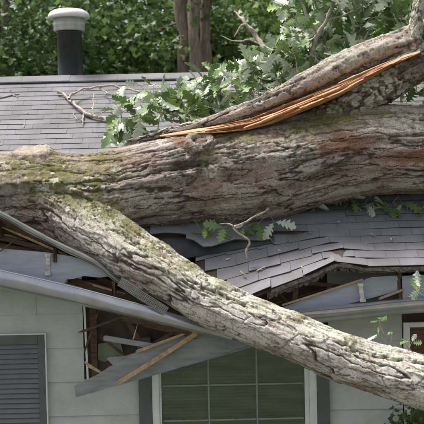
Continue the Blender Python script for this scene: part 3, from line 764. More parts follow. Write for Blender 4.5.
# ------------------------------------------------------------------ fallen oak
oak = empty('fallen_tree', (0, 0, 0)); tag(oak, 'huge fallen oak with forked mossy trunk lying across the crushed roof', 'tree')
def blobs(V, lst, Yf):
    m = np.zeros(len(V))
    for (px, py, rx, ry, s) in lst:
        c = P(px, py, Yf); k = (Yf - CAM.y) / F
        d = ((V[:, 0] - c.x) / (rx * k)) ** 2 + ((V[:, 2] - c.z) / (ry * k)) ** 2
        m = np.maximum(m, s * np.exp(-d))
    return m
def bark_tube(name, pts, step, plate, amp, seed, moss=(), red=(), dark=(), lichen=(), Yf=0.3, mossup=0.0, lichup=0.0, pale=0.5, warp=1.0, ref=(0, 0, 1), flat=None, oval=0.07, moss_bias=0.0, blocky=0.0, fillet=None, fs_=1.0, ka=10, wb=0.7, wc=0.45, wf_=0.2, hi0=None, hi=(0.475, 0.415, 0.375)):
    w = W4(pts); L0 = sum(math.dist(a[:3], b[:3]) for a, b in zip(w, w[1:])); n = int(L0 / step)
    c, s, L = catmull(w, n); T, N, B = frames(c[:, :3], ref); rmean = float(np.mean(c[:, 3]))
    m = max(24, int(2 * np.pi * rmean / step)); th = np.linspace(0, 2 * np.pi, m, endpoint=False)
    Sg, Tg = np.meshgrid(s, th, indexing='ij'); Rg = np.repeat(c[:, 3][:, None], m, 1)
    dirs = np.cos(th)[None, :, None] * N[:, None] + np.sin(th)[None, :, None] * B[:, None]
    rs = Rg.copy()
    if flat: rs = rs * np.sqrt(1 / (np.cos(th)[None] ** 2 / flat[0] ** 2 + np.sin(th)[None] ** 2 / flat[1] ** 2))
    base = (c[:, None, :3] + rs[..., None] * dirs).reshape(-1, 3); dirs = dirs.reshape(-1, 3)
    u = Sg.ravel(); cc = (Tg * rmean).ravel(); circ = 2 * np.pi * rmean
    p3 = base
    lump = fbm(p3 * 1.6, 3, seed) - 0.5
    Rc = (Rg * np.cos(Tg)).ravel(); Rs = (Rg * np.sin(Tg)).ravel()
    wx = fbm(p3 * 4.5, 4, seed + 11) - 0.5; wy = fbm(p3 * 4.5 + 31.7, 4, seed + 12) - 0.5
    wf = fbm(p3 * 22, 3, seed + 13) - 0.5
    def Q(ku, kc, w=0.10 * warp):
        return np.stack([(u + wx * w * 1.6) * ku, (Rc + wy * w + wf * 0.02) * kc, (Rs - wy * w + wf * 0.02) * kc], 1)
    def terrace(n, K, lo=0.0, hi=0.13):
        x = n * K; f = np.floor(x); return (f + sstep(lo, hi, x - f)) / K, h3(f.astype(np.int64), np.zeros(len(f), np.int64), np.zeros(len(f), np.int64), seed)
    ku, kc = 1 / plate[0], 1 / plate[1]
    nA = fbm(Q(ku, kc), 6, seed + 1); tA, idA = terrace(nA, ka)
    nB = fbm(Q(ku * 1.9, kc * 1.7) + 9.1, 4, seed + 2); tB, idB = terrace(nB, 7)
    nC = fbm(Q(ku * 3.2, kc * 2.6, 0.05) + 5.7, 4, seed + 9); tC, idC = terrace(nC, 9)
    fiss = np.abs(fbm(Q(ku * 0.55, kc * 0.62) + 3.3, 4, seed + 3) - 0.5)
    fiss2 = np.abs(fbm(Q(ku * 0.9, kc * 0.75) + 17.3, 4, seed + 4) - 0.5)
    crack = np.minimum(sstep(0.004, 0.030, fiss), 0.25 + 0.75 * sstep(0.002, 0.024, fiss2))
    nv1 = max(3, round(circ / (plate[1] * 1.25)))
    wu = wx * 0.34 * warp + wf * 0.05; wv = wy * 0.22 * warp + wf * 0.045
    f1, f2, cid, ov, ou = voro((u + wu) / (plate[0] * 0.8), ((cc + wv) / circ * nv1), nv1, seed + 5); e = f2 - f1
    vc = sstep(0.0, 0.055, e); crack = crack * (1 - blocky * (1 - vc))
    crack2 = sstep(0.0, 0.2, np.mod(nA * ka, 1.0))
    fine = fbm(p3 * 30, 4, seed + 6) - 0.5
    H = 2.9 * (tA - 0.5) + wb * (tB - 0.5) + wc * (tC - 0.5) + 0.9 * crack + blocky * (0.7 * np.clip(ov * (0.2 + cid), -0.5, 0.5) + 0.35 * cid) + wf_ * fine
    disp = amp * (H - 0.9) + lump * oval * rmean
    V = base + dirs * disp[:, None]
    fd = np.zeros(len(V))
    if fillet is not None:                       # swell into the neighbouring limb so the fork flows together
        ax = np.asarray(fillet); A_, B_ = ax[:-1, :3], ax[1:, :3]; best = np.full(len(V), 9.0)
        for k in range(len(A_)):
            ab = B_[k] - A_[k]; tt_ = np.clip(((V - A_[k]) @ ab) / (ab @ ab), 0, 1)
            dd = np.linalg.norm(V - (A_[k] + tt_[:, None] * ab), axis=1) - (ax[k, 3] + tt_ * (ax[k + 1, 3] - ax[k, 3])); best = np.minimum(best, dd)
        kf = 0.34; fd = np.maximum(kf - np.abs(best), 0) ** 2 / (4 * kf); V = V + dirs * (fd * fs_)[:, None]
    gid = idB
    up = dirs[:, 2]; n1 = fbm(p3 * 3.0, 4, seed + 21); n2 = fbm(p3 * 9.0, 4, seed + 22); n3 = fbm(p3 * 30.0, 3, seed + 23)
    t = np.clip(pale + 1.3 * (tA - 0.5) + 0.6 * (idA - 0.5) + 0.55 * (gid - 0.5) + 0.45 * (idC - 0.5) + blocky * 0.3 * (cid - 0.5) + 0.7 * (n2 - 0.5) + 0.7 * (n3 - 0.5), 0, 1)
    hi_ = np.asarray(hi)[None] if hi0 is None else lerp(np.asarray(hi0, float)[None], hi, sstep(1.0, 2.2, u))
    C = np.array([0.135, 0.088, 0.066])[None] + (hi_ - np.array([0.135, 0.088, 0.066])[None]) * t[:, None]
    bl = blobs(V, red, Yf) if red else 0 * u
    rm = np.clip(bl * 1.3 * sstep(0.35, 0.6, 0.5 * n2 + 0.5 * n1 + 0.25 * (1 - crack)), 0, 1)
    C = lerp(C, np.array([0.235, 0.105, 0.06]), rm * 0.9)
    brown = sstep(0.5, 0.66, n1) * 0.55; C = lerp(C, np.array([0.215, 0.118, 0.078]), brown * (1 - crack * 0.3) * (0.4 + idC))
    C = lerp(C, np.array([0.045, 0.033, 0.025]), (1 - crack) * 0.92)
    C = lerp(C, np.array([0.075, 0.055, 0.042]), (1 - crack2) * 0.75)
    if len(dark): C = lerp(C, np.array([0.045, 0.043, 0.028]), np.clip(blobs(V, dark, Yf) * 1.2 * sstep(0.35, 0.55, n2), 0, 0.88))
    lm = (blobs(V, lichen, Yf) if len(lichen) else 0 * u) + lichup * sstep(0.25, 0.7, up + 0.5 * (n1 - 0.5))
    l1, l2, lid, _, _ = voro(u / 0.055 + wx * 3, cc / circ * max(6, round(circ / 0.055)), max(6, round(circ / 0.055)), seed + 31)
    lm = np.clip(lm, 0, 1) * sstep(0.56, 0.42, l1 + 0.9 * (n3 - 0.5)) * (lid > 0.25)
    C = lerp(C, np.array([0.60, 0.61, 0.47]), lm * 0.9)
    mm = (blobs(V, moss, Yf) if len(moss) else 0 * u) + mossup * sstep(0.35, 0.9, up + 0.6 * (n1 - 0.5))
    mm = np.clip(mm, 0, 1) * sstep(0.47 - moss_bias, 0.54 - moss_bias, 0.42 * n2 + 0.58 * n3 + 0.08 * (up > 0.2))
    mcol = lerp(np.array([0.042, 0.042, 0.012])[None], (0.165, 0.155, 0.026), np.clip(n3 * 1.7 - 0.3, 0, 1))
    C = C + (mcol - C) * (mm * 0.85)[:, None]
    V = V + dirs * (mm * 0.012 * (0.4 + n3))[:, None] + dirs * (lm * 0.003)[:, None]
    i = np.arange(n - 1)[:, None] * m; j = np.arange(m)[None]; j2 = (j + 1) % m
    Fq = np.stack([i + j, i + m + j, i + m + j2, i + j2], -1).reshape(-1, 4)
    # end caps as quads to a centre point pair
    ca, cb = len(V), len(V) + 1
    V = np.vstack([V, c[0:1, :3], c[-1:, :3]]); C = np.vstack([C, [[0.42, 0.3, 0.18]], [[0.42, 0.3, 0.18]]])
    o = link(name, npmesh(name, V, Fq, C), 'bark', oak, True)
    return o
MOSS_T = [(10, 166, 26, 18, 1.0), (48, 176, 40, 26, 1.2), (92, 186, 30, 22, 1.2), (100, 158, 22, 10, .9), (118, 208, 18, 14, 1.3), (238, 138, 22, 6, 1.1), (208, 150, 12, 12, 1.0), (335, 116, 34, 12, 1.2), (300, 128, 20, 9, 1.0), (385, 113, 28, 6, .9)]
TR = [(-150, 212, 0.95, 44), (-70, 205, 0.9, 44), (0, 197, 0.85, 42), (40, 194, 0.82, 41), (80, 195, 0.80, 42), (120, 192, 0.78, 43), (160, 186, 0.76, 46), (210, 178, 0.75, 48.5), (255, 172, 0.74, 51), (300, 162, 0.72, 48), (340, 154, 0.70, 46), (380, 150, 0.68, 44), (424, 150, 0.66, 43), (480, 148, 0.64, 42), (560, 143, 0.6, 40)]
LM = [(-60, 204, 0.70, 24), (0, 204, 0.62, 24), (30, 206, 0.57, 26), (60, 212, 0.47, 28), (86, 225, 0.32, 28), (112, 241, 0.10, 26), (150, 266, -0.14, 24.5), (175, 281.5, -0.25, 23), (207, 300.5, -0.38, 22.3), (246, 318.5, -0.50, 22), (290, 335.5, -0.62, 22), (350, 360.5, -0.78, 22.5), (424, 383, -0.95, 25), (500, 404, -1.1, 28), (580, 424, -1.25, 29)]
LMW = np.array(W4(LM[:8])); TRW = np.array(W4(TR[:9]))
bark_tube('trunk', TR, 0.0072, (0.60, 0.072), 0.020, 3, fs_=1.6, ka=9, warp=0.5, fillet=LMW, blocky=0.12, moss=MOSS_T, red=[(330, 143, 46, 12, 1.1), (410, 158, 40, 8, 1.4), (272, 142, 24, 10, .8), (185, 140, 16, 8, .9), (110, 168, 24, 10, .6), (150, 178, 30, 14, .5), (240, 180, 50, 14, .4), (340, 175, 50, 10, .4)],
          dark=[(198, 163, 28, 13, 1.5), (184, 170, 22, 8, 1.0), (330, 124, 26, 7, .6)], lichen=[(60, 185, 60, 30, .7), (110, 170, 30, 14, .5), (260, 150, 40, 14, .4), (290, 140, 30, 14, .6), (400, 120, 40, 14, .8), (212, 172, 8, 8, 1.0)], Yf=0.3, pale=0.57)
o = bark_tube('limb', LM, 0.0066, (0.55, 0.095), 0.025, 9, warp=0.42, ka=7, wb=0.3, wc=0.25, wf_=0.12, fillet=TRW, fs_=0.0, blocky=0.42, hi0=(0.45, 0.40, 0.355), hi=(0.70, 0.645, 0.595), moss=[(20, 186, 50, 22, 1.0), (70, 196, 34, 18, 1.2), (104, 210, 26, 16, 1.3), (132, 226, 20, 14, 1.4), (160, 248, 20, 8, 1.0), (190, 268, 20, 7, .9), (225, 284, 22, 6, .8), (300, 314, 14, 5, .9), (345, 333, 12, 4, .9), (265, 300, 12, 4, .7)],
          lichen=[(130, 236, 26, 14, .8), (200, 272, 40, 8, .9), (260, 300, 40, 8, 1.), (320, 322, 40, 8, 1.), (390, 345, 50, 8, 1.)], lichup=1.0, red=[(250, 345, 40, 6, .6), (330, 375, 40, 6, .5)], Yf=-0.4, pale=0.80, moss_bias=0.03)
o['label'] = 'pale bark limb slanting down in front of the gutter'
# the limb that split off at upper right
bark_tube('split_limb', [(300, 132, 0.62, 16), (335, 117, 0.60, 17), (365, 98, 0.60, 17.5), (392, 79, 0.62, 18), (415, 64, 0.65, 18.5), (450, 44, 0.70, 19), (500, 18, 0.78, 19), (560, -15, 0.9, 18)], 0.008, (0.2, 0.06), 0.02, 21, blocky=0.4,
          moss=[(330, 112, 30, 8, .9)], lichen=[(380, 90, 40, 22, 1.0), (345, 105, 30, 12, 1.0)], lichup=0.6, Yf=0.4, pale=0.5)
bark_tube('torn_slab', [(128, 141, 0.80, 1.6), (165, 133.0, 0.78, 3.2), (215, 120.5, 0.76, 5.0), (250, 109, 0.72, 7.2), (280, 96.5, 0.70, 9.8), (310, 82, 0.70, 11.2), (345, 65, 0.70, 12.5), (380, 51, 0.72, 13.2), (424, 36, 0.76, 14), (480, 9, 0.84, 14)], 0.008, (0.5, 0.05), 0.024, 27, hi=(0.5, 0.46, 0.41),
          lichen=[(360, 60, 40, 14, .7)], Yf=0.5, pale=0.72, warp=0.6, flat=(1.0, 1.3), ka=8)
# torn heartwood face
def torn(name, pts, seed, amp=0.014, step=0.009, flat=(1.0, 1.2)):
    w = W4(pts); L0 = sum(math.dist(a[:3], b[:3]) for a, b in zip(w, w[1:])); n = int(L0 / step)
    c, s, L = catmull(w, n); T, N, B = frames(c[:, :3]); m = 64; th = np.linspace(0, 2 * np.pi, m, endpoint=False)
    Sg, Tg = np.meshgrid(s, th, indexing='ij')
    q = np.stack([Sg.ravel() * 2.2, np.cos(Tg).ravel() * 5, np.sin(Tg).ravel() * 5], 1)
    st = fbm(q, 4, seed); st2 = fbm(q * np.array([1.5, 5, 5]), 3, seed + 3)
    step_ = np.floor(st * 9) / 9
    r = np.repeat(c[:, 3][:, None], m, 1) * np.sqrt(1 / (np.cos(th)[None] ** 2 / flat[0] ** 2 + np.sin(th)[None] ** 2 / flat[1] ** 2))
    r = r.ravel() * (0.80 + 0.45 * step_) + amp * (st2 - 0.5) * 1.6
    d = (np.cos(Tg)[..., None] * N[:, None] + np.sin(Tg)[..., None] * B[:, None]).reshape(-1, 3)
    V = np.repeat(c[:, :3], m, 0) + d * r[:, None]
    t = np.clip(st2 * 1.6 - 0.3 + 0.6 * (step_ - 0.4), 0, 1)
    C = lerp(np.array([0.235, 0.088, 0.030])[None], (0.56, 0.335, 0.15), t)
    i = np.arange(n - 1)[:, None] * m; j = np.arange(m)[None]; j2 = (j + 1) % m
    return link(name, npmesh(name, V, np.stack([i + j, i + m + j, i + m + j2, i + j2], -1).reshape(-1, 4), C), 'torn', oak, True)
TW = [(160, 135, 136), (190, 130, 133), (215, 126, 132), (250, 118.5, 129.5), (274, 109.5, 123), (296, 100, 114.5), (318, 91, 105.5), (340, 82.5, 96), (358, 74, 85.5), (380, 64, 73), (402, 55.5, 60), (420, 50.5, 52)]
def torn_face(seed=40):
    n, m = 330, 44; q = np.linspace(0, 1, n); arr = np.array(TW, float); px = np.interp(q, np.linspace(0, 1, len(arr)), arr[:, 0])
    yt = np.interp(px, arr[:, 0], arr[:, 1]); yb = np.interp(px, arr[:, 0], arr[:, 2]); V = np.zeros((n, m, 3)); f = np.linspace(0, 1, m)
    for i in range(n):
        dY = 0.22 * max(0, 1 - (px[i] - 170) / 50); a = np.array(P(px[i], yt[i], 0.56 + dY)); b_ = np.array(P(px[i], yb[i], 0.37 + dY)); V[i] = a + (b_ - a) * f[:, None]
    V = V.reshape(-1, 3); I, J = np.meshgrid(np.arange(n), np.arange(m), indexing='ij'); w = M_(1, .45) * (yb - yt)
    g = np.stack([I.ravel() * 0.0075, (J - m / 2).ravel() / m * np.repeat(w, m) * 34, np.zeros(n * m)], 1)
    a1 = fbm(g, 3, seed); lev = np.floor(a1 * 7); st = (lev + sstep(0.0, 0.2, a1 * 7 - lev)) / 7; gr = fbm(g * np.array([1.0, 7, 1]), 3, seed + 2)
    d = (st - 0.5) * 0.34 + (gr - 0.5) * 0.035; edge = np.minimum(f, 1 - f)[None] * np.ones((n, 1)); d = d * sstep(0, 0.12, edge.ravel()) * np.repeat(np.clip(w / 0.12, 0, 1), m)
    V = V + d[:, None] * np.array([0.0, -0.85, 0.25])
    hsh = h3(lev.astype(np.int64), (I.ravel() // 60).astype(np.int64), np.zeros(n * m, np.int64), seed)
    t = np.clip(0.05 + 0.75 * hsh + 0.9 * (gr - 0.5) + 0.7 * (a1 - 0.5), 0, 1)
    C = lerp(np.array([0.22, 0.078, 0.028])[None], (0.50, 0.285, 0.14), t)
    i = np.arange(n - 1)[:, None] * m; j = np.arange(m - 1)[None]
    o = link('torn_wood', npmesh('torn_wood', V, np.stack([i + j, i + j + 1, i + m + j + 1, i + m + j], -1).reshape(-1, 4), C), 'torn', oak, True)
    sm = o.modifiers.new('thick', 'SOLIDIFY'); sm.thickness = 0.012; sm.offset = 1 if o.data.polygons[0].normal.y > 0 else -1
    return o
o = torn_face(); o['label'] = 'fresh orange torn heartwood along the split'
for k, (a, b_, ra) in enumerate([((262, 122, .36), (318, 98, .36), .05), ((300, 109, .34), (352, 89, .36), .055), ((244, 128.5, .38), (292, 112, .36), .045), ((338, 84, .37), (396, 58.5, .42), .04), ((205, 131.5, .42), (250, 122.5, .40), .03), ((322, 96, .36), (366, 78, .38), .05)]):
    A_, B_ = P(*a), P(*b_); mid = A_.lerp(B_, .5)
    h = Heap(); v_, f_ = tube_np([(*A_, ra * .3), (*A_.lerp(B_, .3), ra * .34), (*A_.lerp(B_, .7), ra * .22), (*B_, 0.002)], 5, 0.05, wob=.5, seed=k)
    n_ = len(v_); cvals = np.array([[0.40, 0.205, 0.085]]) * (0.75 + 0.6 * np.random.default_rng(k).random((n_, 1)))
    link('splinter', npmesh('splinter', v_, f_, cvals), 'torn', oak)
# knot on the front of the trunk and sawn stump at left
def collar(name, base, axis, prof, seed, n=72, amp=0.012, center_col=(0.2, 0.16, 0.12), ringcol=None, mossy=0.4, rough=1.0):
    ax = Vector(axis).normalized(); u = ax.orthogonal().normalized(); w = ax.cross(u); th = np.linspace(0, 2 * np.pi, n, endpoint=False)
    pr = np.asarray(prof, float)
    t = np.linspace(0, len(pr) - 1, len(pr) * 9); pr = np.stack([np.interp(t, np.arange(len(pr)), pr[:, k]) for k in range(pr.shape[1])], 1)
    b = np.asarray(base)
    V = b + pr[:, None, 0:1] * (np.cos(th)[None, :, None] * np.asarray(u) + np.sin(th)[None, :, None] * np.asarray(w)) + pr[:, None, 1:2] * np.asarray(ax)
    V = V.reshape(-1, 3); k = np.repeat(pr[:, 2], n)
    n1 = fbm(V * 9, 4, seed); n2 = fbm(V * 30, 4, seed + 1); n0 = fbm(V * 3.2, 2, seed + 5)
    cen = b + np.asarray(ax) * 0.0
    tr = np.floor(n1 * 14) / 14; V = V + (V - cen) * (((n0 - 0.5) * 0.8 + (tr - 0.5) * 0.34) * rough)[:, None] + (n1 - 0.5)[:, None] * amp * 2.5 * np.asarray(ax) + (n2 - 0.5)[:, None] * amp * 2.0
    C = lerp(np.array([0.12, 0.085, 0.065])[None], (0.44, 0.385, 0.335), np.clip((n1 - 0.5) * 2.2 + 0.45 + 2.2 * (n2 - 0.5), 0, 1))
    mcol = lerp(np.array([0.08, 0.09, 0.02])[None], (0.22, 0.22, 0.05), n2)
    C = C + (mcol - C) * (mossy * sstep(0.45, 0.6, n1) * (k < 0.5))[:, None]
    if ringcol: C = lerp(C, np.array(ringcol) * 1.0, np.clip(sstep(0.6, 1.0, k) * (0.7 + 0.4 * (n2 - .5)) * (k < 1.5), 0, 1))
    C = lerp(C, np.array([0.05, 0.037, 0.028]), 0.75 * sstep(0.10, 0.02, np.abs(np.mod(n1 * 14, 1.0) - 0.5) * 0.5) * (k < 0.8))
    C = lerp(C, np.array(center_col), sstep(1.5, 2.0, k))
    m = len(pr); i = np.arange(m - 1)[:, None] * n; j = np.arange(n)[None]; j2 = (j + 1) % n
    return link(name, npmesh(name, V, np.stack([i + j, i + j2, i + n + j2, i + n + j], -1).reshape(-1, 4), C), 'bark', oak, True)
kp = P(200, 146, 0.435)
o = collar('knot', kp, (0.02, -0.55, 0.83), [(0.20, -0.12, 0), (0.185, -0.02, 0), (0.165, 0.05, 0.1), (0.13, 0.09, 0.5), (0.095, 0.09, 0.9), (0.066, 0.06, 1.8), (0.058, -0.03, 2.0), (0.001, -0.07, 2.0)], 61, rough=0.45, amp=0.020, center_col=(0.07, 0.045, 0.03), ringcol=(0.36, 0.34, 0.28), mossy=0.35)
sp = P(33, 163, 0.74)
o = collar('branch_stump', sp, (-0.03, -0.22, 0.97), [(0.46, -0.26, 0), (0.37, -0.10, 0), (0.30, 0.02, 0), (0.25, 0.085, 0.1), (0.20, 0.13, 0.75), (0.15, 0.15, 1.0), (0.10, 0.135, 1.2), (0.001, 0.12, 1.45)], 63, rough=0.4, amp=0.014, ringcol=(0.42, 0.37, 0.29), mossy=0.95)
nb = P(154, 247, -0.12)
o = collar('bud_stub', nb, (0.1, -0.5, 0.85), [(0.05, -0.03, 0), (0.042, 0.02, 0), (0.045, 0.05, 0), (0.03, 0.072, 0.4), (0.001, 0.078, 0.5)], 67, n=32, amp=0.008, mossy=0.3)

# ---- bare branches of the oak
def twig_obj(name, lines, m, parent=oak, seg=8, step=0.03, label=None, wob=0.25):
    h = Heap()
    for k, l in enumerate(lines): 
        w_ = W4(l); n_ = max(6, int(sum(math.dist(a[:3], b[:3]) for a, b in zip(w_, w_[1:])) / 0.07)); c_, _, _ = catmull(w_, n_); r_ = np.random.default_rng(k + 3)
        c_[1:-1, :3] += r_.normal(0, 0.006, (n_ - 2, 3)) + 0.10 * c_[1:-1, 3:4] * r_.normal(0, 1, (n_ - 2, 3)); c_[:, 3] *= np.where(c_[:, 3] > 0.03, r_.uniform(0.95, 1.06, n_), r_.uniform(0.8, 1.25, n_))
        h.add(*tube_np([tuple(q) for q in c_], seg, step, ref=(0.13, 0.9, 0.3), wob=wob, seed=k))
    o = link(name, h.mesh(name), m, parent, True)
    if label: o['label'] = label
    return o
def YQ(px, py, w=0.05):
    """depth of the plain roof at a pixel, w above it"""
    lo, hi = 0.0, 6.0
    for _ in range(40):
        mid = (lo + hi) / 2; q = P(px, py, mid)
        if q.z > ZE + (mid - YE) * PITCH + w: lo = mid
        else: hi = mid
    return lo
def rl(pts, w=0.06): return [(a, b, YQ(a, b, w), r * 0.78) for a, b, r in pts]
twig_obj('bare_branch', [rl([(119, 127, 1.8), (106, 119, 1.9), (93, 115.5, 1.9), (85, 113, 2.0), (76, 106, 1.9), (69, 98.5, 1.6), (63, 93.5, 1.4), (57.5, 92, 2.2)]),
                         rl([(69, 99, 1.5), (73, 94, 1.4), (82, 89.5, 1.3), (96, 87, 1.3), (112, 85.5, 1.2), (124, 88, 1.4), (140, 92, 1.4)], 0.12),
                         rl([(84, 113, 1.0), (83, 119, .9), (82, 124, .5)], 0.04), rl([(92, 115, .8), (93, 108, .7), (93.5, 94, .5)], 0.16), rl([(83, 120, .6), (74, 118, .5), (64, 118, .3)], 0.04),
                         rl([(74, 112, .5), (77, 119, .5), (86, 122, .4)], 0.03), rl([(100, 88, .9), (107, 93, .8), (104, 97, .4)], 0.1), rl([(97, 116, .6), (105, 111, .5), (122, 107, .3)], 0.08)], 'paletwig', label='bare pale branch sprawled on the shingles')
twig_obj('dead_branch', [[(290, 110, 3.4, 3), (276, 68, 3.9, 2.8), (262, 45, 4.3, 2.4), (254, 32, 4.4, 2.2), (247, 25, 4.4, 2.0), (240, 17, 4.5, 1.3), (234, 11, 4.6, 0.3)], [(247, 25, 4.4, 1.2), (241, 26, 4.4, 1.0), (237, 33, 4.4, .8), (234, 37, 4.4, .3)], [(262, 45, 4.3, .9), (250, 40, 4.4, .8), (236, 41, 4.5, .6), (222, 36, 4.6, .3)]], 'paletwig', label='dead bleached branch sticking up behind the leaves')
twig_obj('mossy_branch', [[(330, 95, 1.6, 7), (292, 66, 2.0, 7), (262, 62, 2.3, 6.5), (240, 66, 2.5, 5), (215, 74, 2.6, 3), (190, 84, 2.6, 1.5), (150, 96, 2.4, 1)]], 'twig', label='lichen covered branch among the leaves')
twig_obj('twigs', [[(322, 72, 1.5, 2.6), (312, 50, 1.5, 2.4), (322, 28, 1.5, 2.2), (332, 8, 1.5, 2.0), (338, -20, 1.5, 1.6)], [(318, 38, 1.5, 1.4), (308, 18, 1.5, 1.2), (298, -6, 1.5, 1.0)], [(326, 20, 1.5, 1.1), (348, 14, 1.5, 1.0), (366, 2, 1.5, .6)], [(332, 6, 1.5, 1.0), (350, -4, 1.6, .8)],
                   [(330, 82, 1.7, 1.8), (306, 66, 1.7, 1.4), (290, 52, 1.8, 0.8)]], 'twig', label='bare grey twigs rising above the split limb')
o = bark_tube('upright_branch', [(413, 60, 0.62, 8.5), (415, 40, 0.6, 7), (416.5, 20, 0.6, 6.2), (420, 0, 0.6, 5.8), (426, -25, 0.6, 5.4), (430, -60, .6, 5)], 0.006, (0.2, 0.04), 0.010, 91, lichen=[(416, 20, 20, 40, 1.0)], Yf=0.5, pale=0.6, ref=(1, 0.1, 0), blocky=0.3); o['label'] = 'upright grey branch stub at the upper right corner'
twig_obj('yellow_twig', [[(268, 209, 0.30, 1.2), (262, 213, 0.22, 1.2), (248, 220, 0.12, 1.2), (238, 225, 0.10, 1.3), (233, 226, .1, 1.2), (240, 235, 0.10, 1.2), (250, 241, 0.10, 1.1), (247, 250, .10, 1.0), (247, 259, .1, .5)], [(233, 226, .1, .9), (226, 223, .12, .6), (220, 224, .12, .3)]], 'paletwig', label='thin yellowish crooked twig hanging below the trunk')
for i, (pts, lab) in enumerate([(rl([(-6, 99, 1.0), (4, 97, 1.0), (12, 95, .9), (19, 94, .8)], 0.02), 'short pale twig on the shingles at the left edge of the roof'), (rl([(24, 127, .7), (24.5, 123, .7)], 0.02), 'tiny stick lying on the shingles above the branch stump')]):
    h = Heap(); h.add(*tube_np(W4(pts), 7, 0.02, ref=(.1, .9, .3), wob=.3, seed=i))
    if i == 0: h.add(*tube_np(W4(rl([(13, 95, .6), (18, 97, .4)], .02)), 7, .02, ref=(.1, .9, .3)))
    o = link('twig', h.mesh('twig'), 'paletwig', None, True); tag(o, lab, 'twig')

# ---- oak leaves
def oak_leaf(seed, L=0.215):
    rr = np.random.default_rng(seed); n = 19; t = np.linspace(0, 1, n)
    prof = np.array([.03, .05, .16, .22, .11, .14, .30, .37, .15, .18, .36, .42, .17, .19, .33, .28, .15, .14, .03]) * (0.85 + 0.3 * rr.random(n))
    sweep = np.array([0, 0, .04, .04, -.005, .005, .07, .07, 0, .01, .08, .07, 0, .02, .06, .05, .01, .015, 0])
    bend = rr.uniform(-0.6, 1.1); fold = rr.uniform(0.0, 0.6)
    V = []
    for side in (0, -1, 1):
        for k in range(n):
            y = (t[k] + (sweep[k] if side else 0)) * L; x = side * prof[k] * L * 0.88
            z = -bend * L * t[k] ** 2 + abs(x) * fold + 0.012 * L * math.sin(k * 2.1 + seed) * (side != 0) - 0.25 * x * x / L * 3
            V.append((x, y, z))
    V = np.array(V); Fc = []
    for k in range(n - 1):
        Fc.append((k, k + 1, n + k + 1, n + k)); Fc.append((k, 2 * n + k, 2 * n + k + 1, k + 1))
    Fc = np.array(Fc)
    tri = lambda q: np.vstack([q[:, [0, 1, 2]], q[:, [0, 2, 3]]])
    Fc = tri(Fc); V2 = V.copy(); V2[:, 2] -= 0.0018
    pet, pf = tube_np([(0, -0.03, 0.004, 0.0016), (0, -0.01, 0.0, 0.0014), (0, 0.02, -0.001, 0.001)], 4, 0.02, ref=(0, 0, 1))
    pf = tri(pf); n3 = len(V)
    # upper faces must look up (+z)
    a, b, c = V[Fc[0, 0]], V[Fc[0, 1]], V[Fc[0, 2]]
    if np.cross(b - a, c - a)[2] < 0: Fc = Fc[:, ::-1]
    AV = np.vstack([V, V2, pet]); AF = np.vstack([Fc, Fc[:, ::-1] + n3, pf + 2 * n3])
    MI = np.concatenate([np.zeros(len(Fc)), np.ones(len(Fc)), np.ones(len(pf))]).astype(int)
    return AV, AF, MI
LEAVES = [oak_leaf(s) for s in range(10)]
LMESH = []
for k, (a, b, c) in enumerate(LEAVES):
    me = npmesh('leaf', a, b, matidx=c); me.materials.append(MAT['leaf_top']); me.materials.append(MAT['leaf_under']); LMESH.append(me)
leafmats = []                                    # (matrix, variant, branch, weight)
lr = random.Random(5)
def rot_to(d, n):
    d = Vector(d).normalized(); n = Vector(n); n = (n - d * n.dot(d))
    if n.length < 1e-4: n = d.orthogonal()
    n.normalize(); x = d.cross(n)
    return Matrix((x, d, n)).transposed()
def spray(branch_name, items, label, flip=0.45, size=1.0, parent=oak, weight=1.0, seed=1, root=None):
    """items: list of (base, tip, nleaf) in world; twig tube + leaves round the tip"""
    rr = random.Random(seed); h = Heap(); L = []
    nodes = []
    if root is not None:
        rp_ = [Vector(P(*q)) for q in root]; c_, _, _ = catmull([tuple(q) for q in rp_], 24); nodes = [Vector(q) for q in c_]
        h.add(*tube_np([(*q, 0.016 - 0.011 * k / (len(rp_) - 1)) for k, q in enumerate(rp_)], 7, 0.05, ref=(.3, .8, .52), wob=.2)); r0 = nodes[0]
        items = sorted(items, key=lambda it: min((Vector(it[1]) - q).length for q in nodes))
    for (a, b, nl) in items:
        a = Vector(a); b = Vector(b)
        if nodes: a = min(nodes, key=lambda q: (q - b).length)
        mid = a.lerp(b, 0.55) + Vector((rr.uniform(-1, 1), rr.uniform(-1, 1), rr.uniform(-.3, 1))) * (b - a).length * 0.12
        if nodes: nodes += [mid, a.lerp(mid, .5)]
        h.add(*tube_np([(*a, 0.0055), (*mid, 0.0038), (*b, 0.002)], 5, 0.06, ref=(.3, .8, .52)))
        T = (b - mid).normalized()
        for k in range(nl):
            f = 1 - 0.45 * (k / max(1, nl)) * rr.random(); p = mid.lerp(b, f)
            ang = k * 2.399 + rr.random(); o1 = T.orthogonal().normalized(); o2 = T.cross(o1)
            d = T * rr.uniform(0.15, 0.9) + (o1 * math.cos(ang) + o2 * math.sin(ang)) * 0.9 + Vector((0, 0, -0.25))
            nrm = Vector((rr.gauss(0, .45), rr.gauss(-0.35, .45), rr.uniform(0.25, 1)))
            if rr.random() < flip: nrm = -nrm
            sc = size * rr.uniform(0.5, 1.15)
            m3 = rot_to(d, nrm) * sc
            d_ = Vector(d).normalized()
            L.append((Matrix.Translation(p + d_ * 0.03 * sc) @ m3.to_4x4(), rr.randrange(10), weight + rr.random() * 0.5))
    o = link(branch_name, h.mesh(branch_name), 'twig', parent, True)
    if label: o['label'] = label
    for l in L: leafmats.append((*l, o))
    return o
